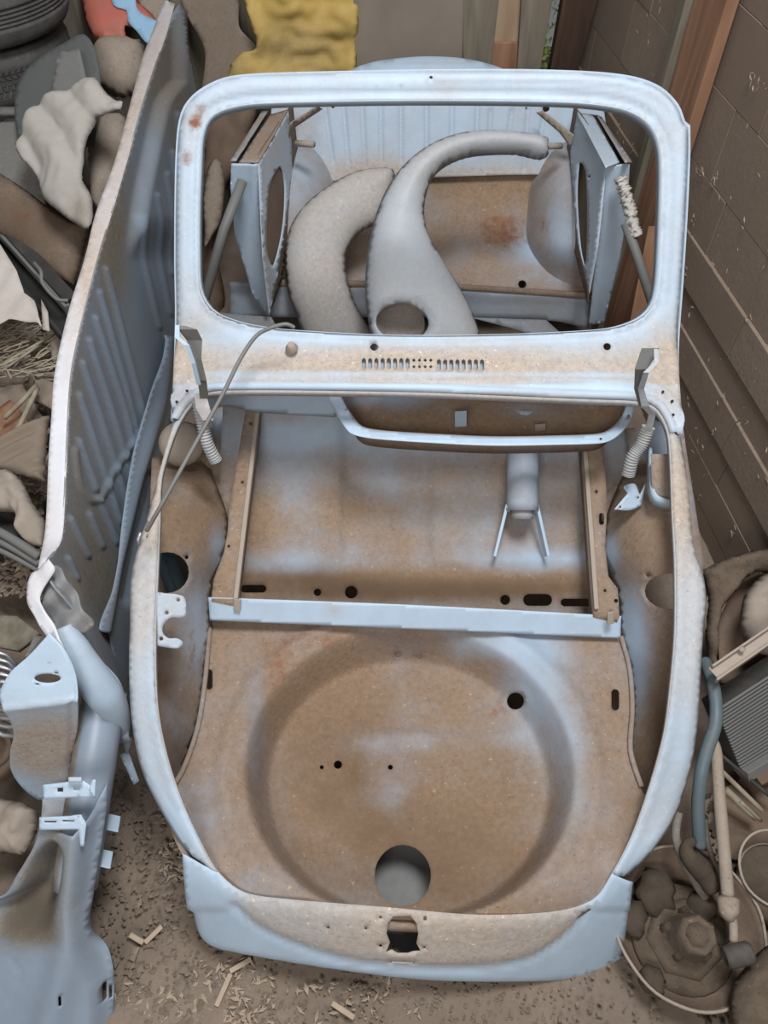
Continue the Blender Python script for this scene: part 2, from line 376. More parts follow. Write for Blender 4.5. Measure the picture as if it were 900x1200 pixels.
# timber post standing against the wall
t = thing('timber_post', WP(.95, 0, .05), 'reddish brown timber post leaning on the right wall behind the windscreen', 'post')
def leanbox(nm, s0, s1, z0, z1, sh, o0, o1, m, par):
    Vb = [WP(s0, z0, o0), WP(s1, z0, o0), WP(s1+sh, z1, o0), WP(s0+sh, z1, o0), WP(s0, z0, o1), WP(s1, z0, o1), WP(s1+sh, z1, o1), WP(s0+sh, z1, o1)]
    return obj(nm, Vb, BF, m, par, None, False, 0, .003)
leanbox('board', .93, 1.12, 0, 2.3, .02, .018, .055, 'wood', t); leanbox('edge_strip', 1.125, 1.17, 0, 2.3, .02, .015, .075, 'woodgrey', t)
t2 = thing('timber_brace', WP(.3, 0, .05), 'reddish timber board low on the wall, seen through the right of the windscreen opening', 'board')
Vb = [Py(728, 430, 2.15), Py(758, 430, 2.15), Py(774, 265, 2.28), Py(760, 265, 2.28)]
Vb = [np.array(p) for p in Vb]; Vb += [p+np.array([.02, .03, -.02]) for p in Vb]
obj('board', Vb, [(0, 1, 2, 3), (7, 6, 5, 4), (0, 4, 5, 1), (1, 5, 6, 2), (2, 6, 7, 3), (3, 7, 4, 0)], 'wood', t2, None, False)

# ------------------------------------------------------------------ back wall: upright boards with a gap, garden behind
BY = 3.42
wb = obj('wall_back', [(-2.7, BY+.10, -.05), (.60, BY+.10, -.05), (.60, BY+.10, 2.4), (-2.7, BY+.10, 2.4), (-2.7, BY+.14, -.05), (.60, BY+.14, -.05), (.60, BY+.14, 2.4), (-2.7, BY+.14, 2.4)], BF, 'woodgrey', None, None, False)
tag(wb, kind='structure')
def plank(nm, u0b, u1b, u0t, u1t, y, m, th=.03, vb=110, vt=-70, label=None, cat='board', parent=None, group=None):
    """leaning board: pixel edges at the lower and the upper sight line, real plane y"""
    a, b, c, d = Py(u0b, vb, y), Py(u1b, vb, y), Py(u1t, vt, y), Py(u0t, vt, y)
    def dn(top, bot):
        k = (bot[2]-0)/(top[2]-bot[2]); return bot+(bot-top)*k
    a2, b2 = dn(d, a), dn(c, b); Q = [a2, b2, c, d]; Q += [p+np.array([0, th, 0]) for p in Q]
    o = obj(nm, Q, BF, m, parent, None, False, 0, .003)
    if label: tag(o, label, cat, group)
    return o
plank('flat_board', 417, 541, 412, 545, BY-.10, 'board', .02, label='wide flat brown board leaning behind the tail of the shell', cat='board')
plank('grey_plank', 543, 572, 541, 592, BY-.08, 'woodgrey', .03, label='dark grey plank beside the wide brown board at the back')
plank('ply_board', 572, 603, 588, 624, BY-.05, 'ply', .02, label='pale ply board at the back between two grey planks')
plank('grey_plank', 604, 628, 616, 660, BY-.09, 'woodgrey', .035, label='greenish grey plank just left of the bright gap in the back wall')
plank('dark_post', 640, 670, 672, 719, BY-.07, 'wooddark', .06, label='dark brown timber post just right of the bright gap', cat='post')

o = plank('ply_patch', 570, 607, 570, 607, BY-.07, 'wood', .015, 96, 50, label='small reddish board low between the planks at the back')
# garden hedge outside
V = []; F = []
for _ in range(9000):
    c = np.array([random.uniform(.2, 2.4), random.uniform(4.6, 5.2), random.uniform(-.2, 2.6)]); r = random.uniform(.015, .035)
    a = np.random.randn(3); a /= np.linalg.norm(a); b = np.cross(a, np.random.randn(3)); b /= np.linalg.norm(b); k = len(V)
    V += [c+a*r, c+b*r*.5, c-a*r, c-b*r*.5]; F.append((k, k+1, k+2, k+3))
o = obj('hedge', V, F, 'leaf', None, None, False); o['kind'] = 'stuff'; tag(o, 'bright green hedge seen through the gap in the back wall', 'hedge')

# ------------------------------------------------------------------ THE BODY SHELL
SH = thing('car_body_shell', (.1, 1.2, 0), 'pale blue primed bare car body with open bonnet bay and empty windscreen frame', 'car body')
XC = lambda y: .038+.048*y
def zF(x, y):
    dx = (x-XC(y))/.5; yy = y-.10*dx*dx*ss(.85, .45, y)
    z = np.interp(yy, [.10, .20, .235, .27, .31, .345, .40, .50, .62, .75, .9, 1.05, 1.25, 1.35, 1.43, 1.50, 1.56, 1.60, 1.95, 2.2],
                  [-.25, .02, .10, .175, .255, .295, .325, .395, .47, .54, .605, .66, .73, .76, .785, .807, .83, .875, 1.30, 1.60])
    return z
def shellz(x, y, u, v):
    s = 0
    for e in (-.02, -.01, 0, .01, .02): s = s+zF(x, y+e)
    return s/5
WOUT = [(200, 492, 1), (203, 440), (205, 370), (204, 300), (205, 200), (208, 150), (215, 125), (232, 106), (262, 91), (300, 86), (400, 83), (505, 81), (620, 81), (700, 84), (745, 90), (775, 102), (795, 122), (803, 142, 1), (809, 147, 1), (809, 180), (806, 250), (801, 330), (796, 400), (796, 440), (800, 495, 1)]
WIN = smooth([(236, 160), (245, 138), (265, 127), (300, 121), (400, 118), (505, 117), (620, 118), (690, 121), (735, 129), (762, 146), (774, 172), (776, 210), (774, 280), (771, 330), (765, 357), (748, 374), (715, 385), (650, 390), (560, 393), (450, 393), (340, 387), (290, 380), (255, 368), (240, 353), (233, 330), (232, 250), (234, 190)], True, 9)
# bonnet opening, whole closed curve
OPEN = [(188, 560), (198, 522), (210, 492), (226, 470), (248, 459), (300, 457), (400, 458), (500, 460), (600, 464), (700, 468), (745, 470), (766, 476), (777, 489), (784, 508), (787, 545), (789, 600), (792, 660), (792, 740), (786, 810), (779, 860), (762, 922), (741, 980), (718, 1024), (695, 1055), (650, 1069), (560, 1073), (450, 1064), (330, 1054), (285, 1046), (255, 1022), (236, 990), (215, 945), (196, 890), (184, 830), (181, 760), (183, 690), (186, 620)]
OP = smooth(OPEN, True, 7)
def seg(a, b):  # stretch of the opening between two indices of OPEN
    i = [int(np.argmin(np.hypot(OP[:, 0]-OPEN[k][0], OP[:, 1]-OPEN[k][1]))) for k in (a, b)]
    return [tuple(p) for p in (OP[i[0]:i[1]+1] if i[0] <= i[1] else np.vstack([OP[i[0]:], OP[:i[1]+1]]))]
# windscreen frame with scuttle: outer edge + upper rim of the opening
cor = seg(2, 13); cor = [(*cor[0], 1)]+cor[1:-1]+[(*cor[-1], 1)]
frame_out = WOUT[:]+[(800, 508, 1)]+cor[::-1]
wout_poly = smooth([p for p in WOUT], False, 8)
slots = []
for k in range(8): slots.append(slot(426.5+7.3*k, 426, 4.6, 14, 2)); slots.append(slot(514.5+7.2*k, 427.5, 4.6, 14, 2))
for k in range(4):
    for j in range(2): slots.append(slot(485+6.6*k, 422+7.5*j, 4.4, 4, 2))
def frame_rel(u, v):
    di = dist(WIN, u, v); do = dist(wout_poly, u, v, False); dh = dist(OP, u, v)
    up = ss(430, 380, v)
    r = -.016*ss(9, 0, do)*up-.010*ss(15, 9, di)*ss(3, 6, di)-.004*ss(6, 0, di)
    r = r+.006*np.exp(-((do-9)/4)**2)*up*(u > 500)
    g = ss(560, 500, v)*ss(400, 425, v)
    return r+g*(.012*np.exp(-((dh-6)/4.)**2)+.012*np.exp(-((dh-20)/3.)**2)-.008*np.exp(-((dh-13)/3.)**2))-.003*np.exp(-(dist([(423, 436), (566, 437)], u, v, False)/3)**2)
def cir(u, v, r, n=12): return circ(u, v, r, n=n)
sheet('windscreen_frame', frame_out, SURF(shellz), 'shell', SH, [WIN, cir(438.5, 406, 5, 12), cir(711.5, 406, 4.5, 12), cir(505, 91, 2.2, 8), ]+slots, 5.5, .0025,
      dust=.22, dustb=[(500, 428, 330, 22, .85), (215, 420, 25, 45, .6), (785, 430, 30, 45, .7), (500, 455, 320, 4, -.7), (500, 439, 320, 2.5, -.6), (210, 480, 20, 25, .2), (400, 395, 200, 8, -.2), (230, 140, 25, 40, .15)],
      rustb=[(229, 143, 10, 14, .75), (219, 182, 8, 14, .6), (460, 100, 26, 5, .35), (500, 440, 60, 4, .2), (238, 125, 20, 8, .3)], rel=frame_rel)
lip = lambda poly, name, dz, inn, par, m='shell', dust=.3: None
def strip(name, uv, T, off, m, par, dust=.3, closed=True, thick=.002):
    """return flange: folds down from an edge by the 3D offset (array or vector)"""
    uv = np.array(uv); A = C0+rays(uv[:, 0], uv[:, 1])*T(uv[:, 0], uv[:, 1])[:, None]; B = A+np.asarray(off)
    n = len(A); V = np.vstack([A, B]); F = [(i, (i+1) % n, n+(i+1) % n, n+i) for i in range(n if closed else n-1)]
    return obj(name, V, F, m, par, {'dust': [dust]*(2*n)}, True, thick)
strip('glazing_flange', WIN, SURF(shellz), (0, .030, -.025), 'shell', SH, .2)
strip('outer_flange', wout_poly, SURF(lambda x, y, u, v: shellz(x, y, u, v)-.02), (0, .02, -.045), 'shell', SH, .2, False)
# side rails of the bonnet opening
L_in = seg(29, 36)+seg(0, 2); L_out = [(200, 495), (190, 535), (176, 585), (163, 630), (152, 672), (150, 730), (149, 790), (152, 850), (163, 905), (185, 952), (215, 997)]
R_in = seg(13, 22); R_out = [(740, 1030), (765, 1005), (792, 965), (810, 915), (820, 860), (824, 790), (827, 735), (830, 702), (827, 675), (816, 640), (811, 590), (806, 545), (800, 509)]
def mark(l): l = [tuple(p) for p in l]; return [(*l[0][:2], 1)]+l[1:-1]+[(*l[-1][:2], 1)]
def rail_rel(outp):
    op = smooth(outp, False, 8)
    def r(u, v):
        do = dist(op, u, v, False); di = dist(OP, u, v)
        return -.012*ss(11, 0, do)+.0035*np.exp(-((di-4)/3)**2)-.002*np.exp(-((di-17)/2.)**2)
    return r
sheet('bonnet_rail', mark(L_in)+mark(L_out), SURF(shellz), 'shell', SH, [cir(171, 628, 1.5, 6)], 6, .0025, dust=.50, dustb=[(185, 560, 30, 90, .45), (165, 700, 25, 70, .1), (190, 900, 40, 90, -.3), (215, 980, 30, 40, -.4), (180, 790, 10, 60, -.2)], rustb=[(182, 640, 3, 60, .35), (182, 800, 4, 80, .4), (200, 900, 4, 40, .3)], rel=rail_rel(L_out))
sheet('bonnet_rail', mark(R_in)+mark(R_out), SURF(shellz), 'shell', SH, [], 6, .0025, dust=.50, dustb=[(800, 580, 30, 90, .45), (790, 900, 40, 100, -.3), (745, 1010, 40, 40, -.4)], rel=rail_rel(R_out))
TIN = SURF(lambda x, y, u, v: shellz(x, y, u, v)-.001)
strip('opening_flange', OP, TIN, (0, 0, -.018), 'shell', SH, .6)
# nose
nose = mark(seg(22, 29))+[(215, 999, 1), (217, 1030), (222, 1075), (228, 1098), (240, 1113), (262, 1121), (350, 1137), (440, 1150), (500, 1156), (580, 1158), (660, 1156), (700, 1152), (716, 1149), (724, 1140), (733, 1095), (738, 1050), (740, 1032, 1)]
nose_lo = smooth([(222, 1075), (228, 1098), (240, 1113), (262, 1121), (350, 1137), (440, 1150), (500, 1156), (580, 1158), (660, 1156), (700, 1152), (716, 1149), (724, 1140)], False)
crease = smooth([(275, 1062), (300, 1085), (340, 1105), (400, 1124), (470, 1133), (560, 1134), (620, 1124), (660, 1098), (690, 1066)], False, 6)
def nose_rel(u, v):
    d = dist(crease, u, v, False); below = v > np.interp(u, crease[:, 0], crease[:, 1])
    return np.where(below, -.0, 0)-.006*np.exp(-(d/2.2)**2)+.005*ss(0, 14, d)*(~below)*ss(2, 8, dist(OP, u, v))-.014*ss(9, 0, dist(nose_lo, u, v, False))
latch = [(461, 1072), (481, 1072), (488, 1080), (490, 1092), (488, 1103), (493, 1112), (484, 1113), (478, 1115), (466, 1115), (459, 1111), (452, 1114), (457, 1102), (453, 1092), (455, 1080)]
sheet('nose_panel', nose, SURF(shellz), 'shell', SH, [latch, cir(446, 1073, 2, 8), cir(498, 1075, 2.2, 8), cir(446, 1106, 2, 8), cir(497, 1108, 1.5, 6), cir(385, 1085, 1.6, 6), cir(429, 1086, 1.5, 6), [(457, 1125), (485, 1126), (486, 1129), (484, 1129), (484, 1127), (459, 1126), (459, 1128), (457, 1128)]], 6, .0025,
      dust=lambda u, v: -.05+.75*ss(6, -10, v-np.interp(u, crease[:, 0], crease[:, 1]))*ss(250, 300, u)*ss(715, 670, u), dustb=[(480, 1090, 120, 26, .2)], rustb=[(570, 1100, 40, 12, .2)], rel=nose_rel)
p = Pz(472, 1092, .20); obj('latch_backing', [Py(450, 1075, .40), Py(494, 1075, .40), Py(494, 1120, .36), Py(450, 1120, .36)], [(0, 1, 2, 3)], 'shellin', SH, {'dust': [.8]*4}, False, .002)
# luggage floor with spare wheel well
def floorz(x, y, u, v):
    r = np.sqrt(((x-.062)/.398)**2+((y-.675)/.362)**2)
    z = .275-.135*ss(1.01, .87, r)+.012*np.exp(-((r-1.12)/.06)**2)
    z = z+.004*ss(.36, .34, r)-.0*r
    for cu, cv, rr, h in ((468, 768, 9, -.014), (492, 770, 9, -.014), (480, 803, 18, .007), (604, 821, 18, .010), (672, 770, 17, -.006)):
        z = z+h*ss(rr+2, rr-3, np.hypot(u-cu, v-cv))
    z = z+.006*np.exp(-(dist([(430, 862), (560, 868), (640, 850)], u, v, False)/9)**2)
    return np.minimum(z, shellz(x, y+.015, u, v)-.03)
TF = SURF(floorz)
sheet('luggage_floor', [(250, 715, 1), (480, 728), (728, 738, 1), (728, 752), (738, 785), (741, 830), (739, 880), (752, 925), (768, 950), (752, 1000), (700, 1060), (640, 1090), (480, 1092), (320, 1075), (240, 1035), (205, 985), (196, 935), (214, 905), (231, 855), (240, 800), (246, 740)], TF, 'shellin', SH,
      [circ(472, 1026, 33, 36, 28), cir(604, 821.5, 10, 16), slot(245, 796, 8, 24), slot(721, 820, 9, 25), cir(396, 896, 5, 9), cir(377, 899, 2.5, 7), cir(457.5, 899, 3, 8), cir(467, 768, 2.8, 8), cir(491.5, 770, 2.4, 8)], 4.5, .002,
      dust=.78, dustb=[(630, 800, 42, 70, -.75), (585, 755, 60, 16, -.6), (668, 900, 26, 60, -.35), (250, 950, 30, 60, -.2), (460, 930, 30, 35, -.35), (400, 850, 60, 90, .3), (480, 960, 170, 60, .25), (300, 850, 14, 70, -.3), (620, 970, 40, 30, -.2), (470, 870, 120, 14, -.2)],
      grimeb=[(400, 900, 110, 110, .55), (520, 1000, 120, 60, .55), (600, 900, 60, 60, .3), (230, 960, 30, 60, .4), (300, 860, 14, 90, .4), (740, 960, 30, 60, .4)], rustb=[(370, 750, 60, 14, .45), (325, 785, 22, 30, .5), (585, 835, 30, 20, .4), (240, 900, 14, 60, .2)])
for bd in ([(728, 746), (738, 785), (741, 830), (739, 880), (752, 922)], [(246, 735), (240, 800), (231, 855), (214, 903), (200, 925)]):
    bu = smooth(bd, False, 6); tt = TF(bu[:, 0], bu[:, 1])-.006; tube('floor_flange', C0+rays(bu[:, 0], bu[:, 1])*tt[:, None], .0065, 'shellin', SH, 8, {'dust': [.7]*(8*len(bu))})
# tank bay: bulkhead
def bulkz(x, y, u, v):
    z = np.interp(y, [.8, 1.0, 1.14, 1.20, 1.28, 1.42, 1.60, 1.75, 1.9], [.19, .20, .205, .225, .265, .335, .50, .66, .82])
    k = ss(680, 640, v)
    z = z-k*(.026*ss(394, 408, u)*ss(512, 498, u)+.012*ss(640, 652, u)+.014*ss(330, 318, u)*0)
    z = z-k*.008*np.exp(-((u-560)/14)**2)
    return z+.012*np.exp(-((v-655)/9)**2)*ss(300, 340, u)
sheet('bulkhead', [(262, 455, 1), (480, 455), (725, 462, 1), (745, 600), (745, 722, 1), (480, 716), (245, 708, 1), (255, 600)], SURF(bulkz), 'shellin', SH,
      [slot(297, 690, 30, 9), cir(372, 694, 4.5, 10), cir(411.5, 694, 7.5, 14), cir(592, 703, 6, 12), slot(630, 703, 34, 14), slot(676, 706, 38, 9)], 7, .002,
      dust=.66, dustb=[(480, 510, 260, 22, -.75), (345, 560, 30, 60, -.25), (450, 560, 25, 30, -.3), (480, 685, 260, 16, .55), (640, 655, 80, 12, -.6), (340, 660, 50, 12, -.3), (560, 560, 20, 50, -.2), (420, 610, 60, 30, .3), (300, 620, 25, 30, .35)],
      grimeb=[(330, 672, 90, 20, .6), (600, 690, 160, 18, .8), (420, 690, 100, 20, .6)], rustb=[(360, 640, 60, 20, .25), (430, 600, 40, 40, .2)])  # shade along the foot of the bulkhead painted in as darker dust
def P2(T): return lambda pts: [C0+rays(np.array([a]), np.array([b]))[0]*T(np.array([a]), np.array([b]))[0] for a, b in pts]
# tank rails
railz = lambda x, y, u, v: .375+.29*(y-1.06)
sheet('tank_rail', [(288, 478, 1), (304, 480, 1), (276, 708, 1), (248, 704, 1), (250, 680, 1), (262, 648, 1), (267, 622, 1), (268, 600, 1)], SURF(railz), 'shellin', SH, [cir(294, 496, 2, 8), cir(284, 565, 2, 8), cir(268, 640, 1.8, 6)], 5, .003, dust=.85, rustb=[(290, 600, 5, 100, .2)])
sheet('tank_rail', [(683, 517, 1), (706, 516, 1), (712, 590, 1), (709, 640, 1), (713, 675, 1), (724, 690, 1), (726, 722, 1), (697, 718, 1)], SURF(railz), 'shellin', SH, [cir(699, 576, 2, 8), slot(705, 608, 6, 14), cir(709, 692, 2, 8), cir(722, 704, 2.5, 8)], 5, .003, dust=.80)
for q_ in ([(304, 480), (276, 708), (248, 704)], [(683, 517), (697, 718), (726, 722)]): strip('rail_side', smooth(q_, False, 6) if 0 else [(a+(c-a)*k/8, b+(d-b)*k/8) for (a, b), (c, d) in zip(q_[:-1], q_[1:]) for k in range(9)], SURF(railz), (0, 0, -.05), 'shellin', SH, .8, False)
def RZ(u, v, dz=0):
    t = SURF(railz)(np.array([float(u)]), np.array([float(v)]))[0]; return C0+rays(u, v)*t+np.array([0, 0, dz])
bar('rail_flange', RZ(303, 482, .006), RZ(277, 704, .006), .012, .016, 'tan', SH); bar('rail_flange', RZ(684, 519, .006), RZ(698, 716, .006), .012, .016, 'tan', SH)
for (a_, b_) in (((186, 640), (207, 700)), ((196, 650), (216, 700))):
    tube('heater_duct', [Pz(a_[0], a_[1], .16), Pz(b_[0], b_[1], .14)], .024, M['bluepipe'], SH, 12)
# crossmember between well and tank bay
cmT = lambda u, v: np.interp(v-(u-250)*.044, [690, 750], [2.005, 2.043])
sheet('crossmember', [(244, 700, 1), (480, 709), (728, 722, 1), (727, 748, 1), (480, 737), (246, 727, 1)], cmT, 'shell', SH, [], 4, .002, dust=-.05, dustb=[(390, 715, 12, 12, .5)])
for (a, b) in ((252, 292), (697, 722)):
    bar('rail_clip', Pz((a+b)/2+6, 702 if a < 400 else 717, .385), Pz((a+b)/2+6, 716 if a < 400 else 731, .355), .018, .006, 'tan', SH)
# steering column tunnel on the bulkhead
A = Pt(613, 515, 1.0); c1 = Py(613, 515, 1.50); c2 = Pz(612, 612, .335); c2 = Py(612, 598, 1.34)
tube('steering_tunnel', spl([c1+np.array([0, .06, .05]), c1, c2], 6), .045, 'shellin', SH, 20, {'dust': [.25]*(20*13)})
tube('tunnel_collar', [c2+(c1-c2)*.0, c2-(c1-c2)/np.linalg.norm(c1-c2)*.025], .032, 'shellin', SH, 16, {'dust': [.5]*32})
for s_ in (-1, 1):
    e = Pz(580 if s_ < 0 else 641, 652, .30); q = c2+np.array([s_*.040, 0, .0])
    bar('tunnel_ear', q+np.array([0, .02, 0]), e, .009, .03, 'shell', SH, (0, 0, 1))
rg = [c2+np.array([.040*math.cos(a), .012*math.sin(a)*.8+.0, .044*math.sin(a)]) for a in np.linspace(0, PI, 12)]
tube('tunnel_hoop', rg, .007, 'shell', SH, 8)
for u_ in (628, 671): bar('spot_tab', Pz(u_-12 if u_ < 650 else u_-2, 663+(u_-628)*.08, .24), Pz(u_-2 if u_ < 650 else u_+12, 664+(u_-628)*.08, .24), .005, .004, 'panedge', SH)
# wheelhouses / inner sides
def side(name, inn, bnd, tin, tout, holes, bul, m='shellin', **k):
    inn = smooth(inn, False, 8); bnd = smooth(bnd, False, 8)
    def T(u, v):
        a = np.interp(v, inn[:, 1], inn[:, 0]); b = np.interp(v, bnd[:, 1], bnd[:, 0]); s = np.clip((u-a)/(b-a), -.3, 1.25)
        t0 = np.interp(v, *tin); t1 = np.interp(v, *tout); g = np.sign(s)*np.abs(s)**np.interp(v, [560, 600, 700, 800], bul)
        return t0+(t1-t0)*g
    o = [tuple(p) for p in inn]+[tuple(p) for p in bnd[::-1]]; o[0] = (*o[0], 1); o[len(inn)-1] = (*o[len(inn)-1], 1); o[len(inn)] = (*o[len(inn)], 1); o[-1] = (*o[-1], 1)
    return sheet(name, o, T, m, SH, holes, 6, .002, **k)
TI = ([535, 560, 590, 630, 670, 700, 760, 850, 950, 1030], [2.25, 2.08, 1.98, 1.91, 1.87, 1.86, 1.86, 1.85, 1.82, 1.78]); TO = ([535, 560, 600, 700, 800, 900, 1000, 1040], [2.38, 2.26, 2.17, 2.08, 2.04, 1.95, 1.84, 1.80])
side('inner_wing', [(178, 535), (172, 700), (172, 800), (185, 890), (214, 960), (240, 1010)], [(240, 535), (266, 602), (266, 640), (250, 685), (247, 730), (240, 800), (232, 850), (216, 905), (222, 960), (246, 1012)], TI, TO, [circ(196, 671, 26, 24, 20), cir(219, 653, 2.5, 7)], (2.6, 2.4, 1.7, 1.2),
     grimeb=[(200, 900, 30, 120, .8), (205, 600, 40, 40, .35), (190, 780, 20, 60, .5)], dust=.85, dustb=[(232, 730, 22, 60, -.75), (255, 640, 10, 25, -.5), (215, 610, 40, 25, .3)], rustb=[(225, 770, 8, 50, .45), (186, 800, 5, 80, .4), (238, 780, 5, 30, .4)])  # shade below the left rail and on the wheelhouse top painted in
side('inner_wing', [(800, 535), (812, 700), (810, 800), (796, 870), (772, 935), (738, 1010)], [(740, 535), (712, 600), (706, 645), (722, 690), (727, 740), (738, 790), (741, 830), (736, 900), (744, 950), (736, 1012)], TI, TO, [circ(786, 693, 31, 21, 20), cir(759, 674, 2.5, 7)], (2.6, 2.4, 1.7, 1.2),
     grimeb=[(775, 880, 24, 120, .8), (790, 640, 20, 60, .3)], dust=.9, dustb=[(738, 740, 22, 55, -.95), (715, 650, 10, 22, -.9), (745, 800, 16, 50, -.5)])  # right inner side: shade under the rail painted into the dust colour
# dusty pockets beside the rails
sheet('side_pocket', [(225, 505, 1), (240, 478), (300, 470, 1), (290, 560), (268, 610, 1), (180, 625, 1), (195, 560)], SURF(lambda x, y, u, v: .36+.05*ss(560, 500, v)+.015*np.sin(u*.35)*np.sin(v*.3)), 'shellin', SH, [], 6, .002, dust=.75, dustb=[(275, 495, 30, 14, -.8)])
sheet('side_pocket', [(700, 505, 1), (760, 500, 1), (765, 560), (800, 600, 1), (760, 625), (705, 610, 1)], SURF(lambda x, y, u, v: .36+.04*ss(560, 500, v)+.015*np.sin(u*.35)*np.sin(v*.3)), 'shellin', SH, [], 6, .002, dust=.8, dustb=[(720, 520, 22, 10, -.4)])
# scuttle front face (blue band under the gutter) and fresh air tray
sheet('scuttle_face', [(238, 452, 1), (395, 452, 1), (393, 489, 1), (300, 483), (262, 476), (240, 488, 1)], lambda u, v: np.interp(v, [450, 490], [2.07, 2.2])+0*u, 'shell', SH, [], 6, .002, dust=-.02, dustb=[(260, 480, 22, 6, .5)])
def trayz(x, y, u, v): return np.interp(y, [1.2, 1.38, 1.44, 1.60, 1.64], [.60, .58, .585, .60, .80])+.004*np.sin(u*.11)
sheet('air_tray', [(383, 444, 1), (748, 455, 1), (741, 482), (714, 505), (580, 512), (430, 505), (405, 490)], SURF(trayz), 'shellin', SH, [], 7, .002, dust=.95, dustb=[(450, 462, 60, 14, -1.0), (610, 480, 30, 14, -.4), (530, 500, 200, 8, .2)])
rim_o = [(383, 456, 1), (388, 474), (400, 494), (412, 508), (440, 514), (510, 519), (580, 522), (650, 521), (705, 519), (722, 512), (738, 494), (748, 464, 1)]
rim_i = [(738, 464, 1), (729, 488), (714, 504), (700, 509), (650, 511), (580, 512), (510, 509), (450, 505), (424, 500), (412, 486), (403, 472), (397, 456, 1)]
TR = SURF(lambda x, y, u, v: .655+.06*ss(490, 462, v))
sheet('tray_rim', rim_o+rim_i, TR, 'shell', SH, [cir(406, 480, 1.6, 6), cir(737, 488, 2, 8), cir(704, 514, 1.6, 6)], 4, .002, dust=-.08)
ri = smooth([(a, b) for a, b, *_ in rim_i], False, 6); strip('tray_wall', ri, TR, (0, .01, -.075), 'shellin', SH, .8, False)
bar('tray_tab', Py(540, 500, 1.475), Py(540, 482, 1.475)+np.array([0, 0, .0]), .032, .003, 'shell', SH, (0, 1, 0)); bar('tray_tab', Py(633, 505, 1.46), Py(633, 497, 1.46), .028, .003, 'tan', SH, (0, 1, 0))
for uu, vv, r_ in ((490, 467, .012), (531, 461, .010)): lathe('tray_grommet', Py(uu, vv, 1.625), (0, -1, 0), [(.001, .002), (r_, .002), (r_*1.25, 0)], 'black', SH, 14)
sheet('vent_backing', [(418, 414, 1), (570, 415, 1), (570, 440, 1), (418, 439, 1)], SURF(lambda x, y, u, v: shellz(x, y, u, v)-.018), 'floorpan', SH, [], 8, .002, dust=.2)
for a_, b_ in ((219, 458), (207, 471), (777, 459), (788, 470), (789, 486)):
    t_ = SURF(shellz)(np.array([float(a_)]), np.array([float(b_)]))[0]; lathe('screw_hole', C0+rays(a_, b_)*(t_-.009), (0, -.5, .8), [(.0001, .001), (.0035, .001), (.0035, -.004)], 'black', SH, 8)
# washer nub on the scuttle
pn = Pz(342, 409, .825); lathe('washer_nub', pn, (0, -.35, 1), [(.014, -.002), (.016, .004), (.010, .009), (.009, .02), (.004, .021), (.001, .018)], 'tan', SH, 16)
# notched bracket at the left rail
Tb = lambda u, v: 1.735+0*u+(u-185)*.0006
sheet('notched_bracket', [(184, 695, 1), (205, 696, 1), (215, 699), (218, 706), (218, 721, 1), (213, 724), (200, 724), (191, 733), (191, 742), (198, 748), (207, 748), (214, 752), (213, 757), (207, 760), (184, 757, 1)], Tb, 'shell', SH, [cir(209, 703, 2.2, 8), cir(195.5, 718, 2.4, 8), cir(189, 748.5, 2.4, 8)], 4, .003, dust=.28)
# bonnet hinges and corrugated hoses
hl = thing  # hinge straps are parts of the shell
def strap(name, pts, w_, m, dust):
    V = []; F = []
    for (u, v, z), wid in pts:
        a = Pz(u-wid/2, v, z); b = Pz(u+wid/2, v, z); V += [a, b]
    for i in range(len(pts)-1): F.append((2*i, 2*i+1, 2*i+3, 2*i+2))
    return obj(name, V, F, m, SH, {'dust': [dust]*len(V)}, False, .003)
strap('bonnet_hinge', [((214, 383, 1.0), 8), ((220, 386, 1.0), 22), ((228, 398, .97), 18), ((231, 420, .93), 10), ((237, 445, .88), 10), ((240, 470, .80), 10), ((244, 500, .72), 10)], 0, 'greymetal', .25)
strap('hinge_lip', [((208, 382, 1.005), 5), ((208, 396, 1.0), 6), ((219, 404, .99), 6), ((227, 425, .95), 5), ((233, 450, .89), 5)], 0, 'shell', .1)
strap('bonnet_hinge', [((762, 408, .99), 20), ((757, 420, .97), 18), ((751, 432, .95), 14), ((748, 455, .88), 10), ((753, 475, .80), 9)], 0, 'greymetal', -.2)
strap('hinge_lip', [((768, 409, 1.0), 5), ((769, 424, .98), 5), ((757, 436, .965), 6), ((751, 455, .90), 7), ((756, 475, .85), 9), ((764, 485, .80), 8), ((760, 502, .75), 8)], 0, 'shell', .45)
def corr(name, px, r, par):
    P = spl([Pz(*p) for p in px], 30); n = len(P); rad = [r*(1+.15*math.sin(i*1.57)) for i in range(n)]
    V, F = tubeVF(P, rad, 12); return obj(name, V, F, 'hose', par, {'dust': [.1]*len(V)})
corr('hinge_spring_hose', [(232, 470, .78), (237, 495, .73), (243, 520, .68), (253, 540, .63)], .0145, SH)
corr('hinge_spring_hose', [(760, 500, .74), (752, 520, .70), (742, 535, .67), (736, 556, .62)], .0155, SH)
strap('hinge_sleeve', [((235, 462, .82), 14), ((238, 478, .79), 16), ((244, 492, .76), 12)], 0, 'panedge', .3)
o = lathe('headlamp_bowl', Pz(213, 520, .52), (-.2, -.6, 1), [(.001, .05), (.03, .047), (.055, .03), (.065, 0), (.055, -.03)], 'tan', SH, 20); o.scale = (1, 1, 1)
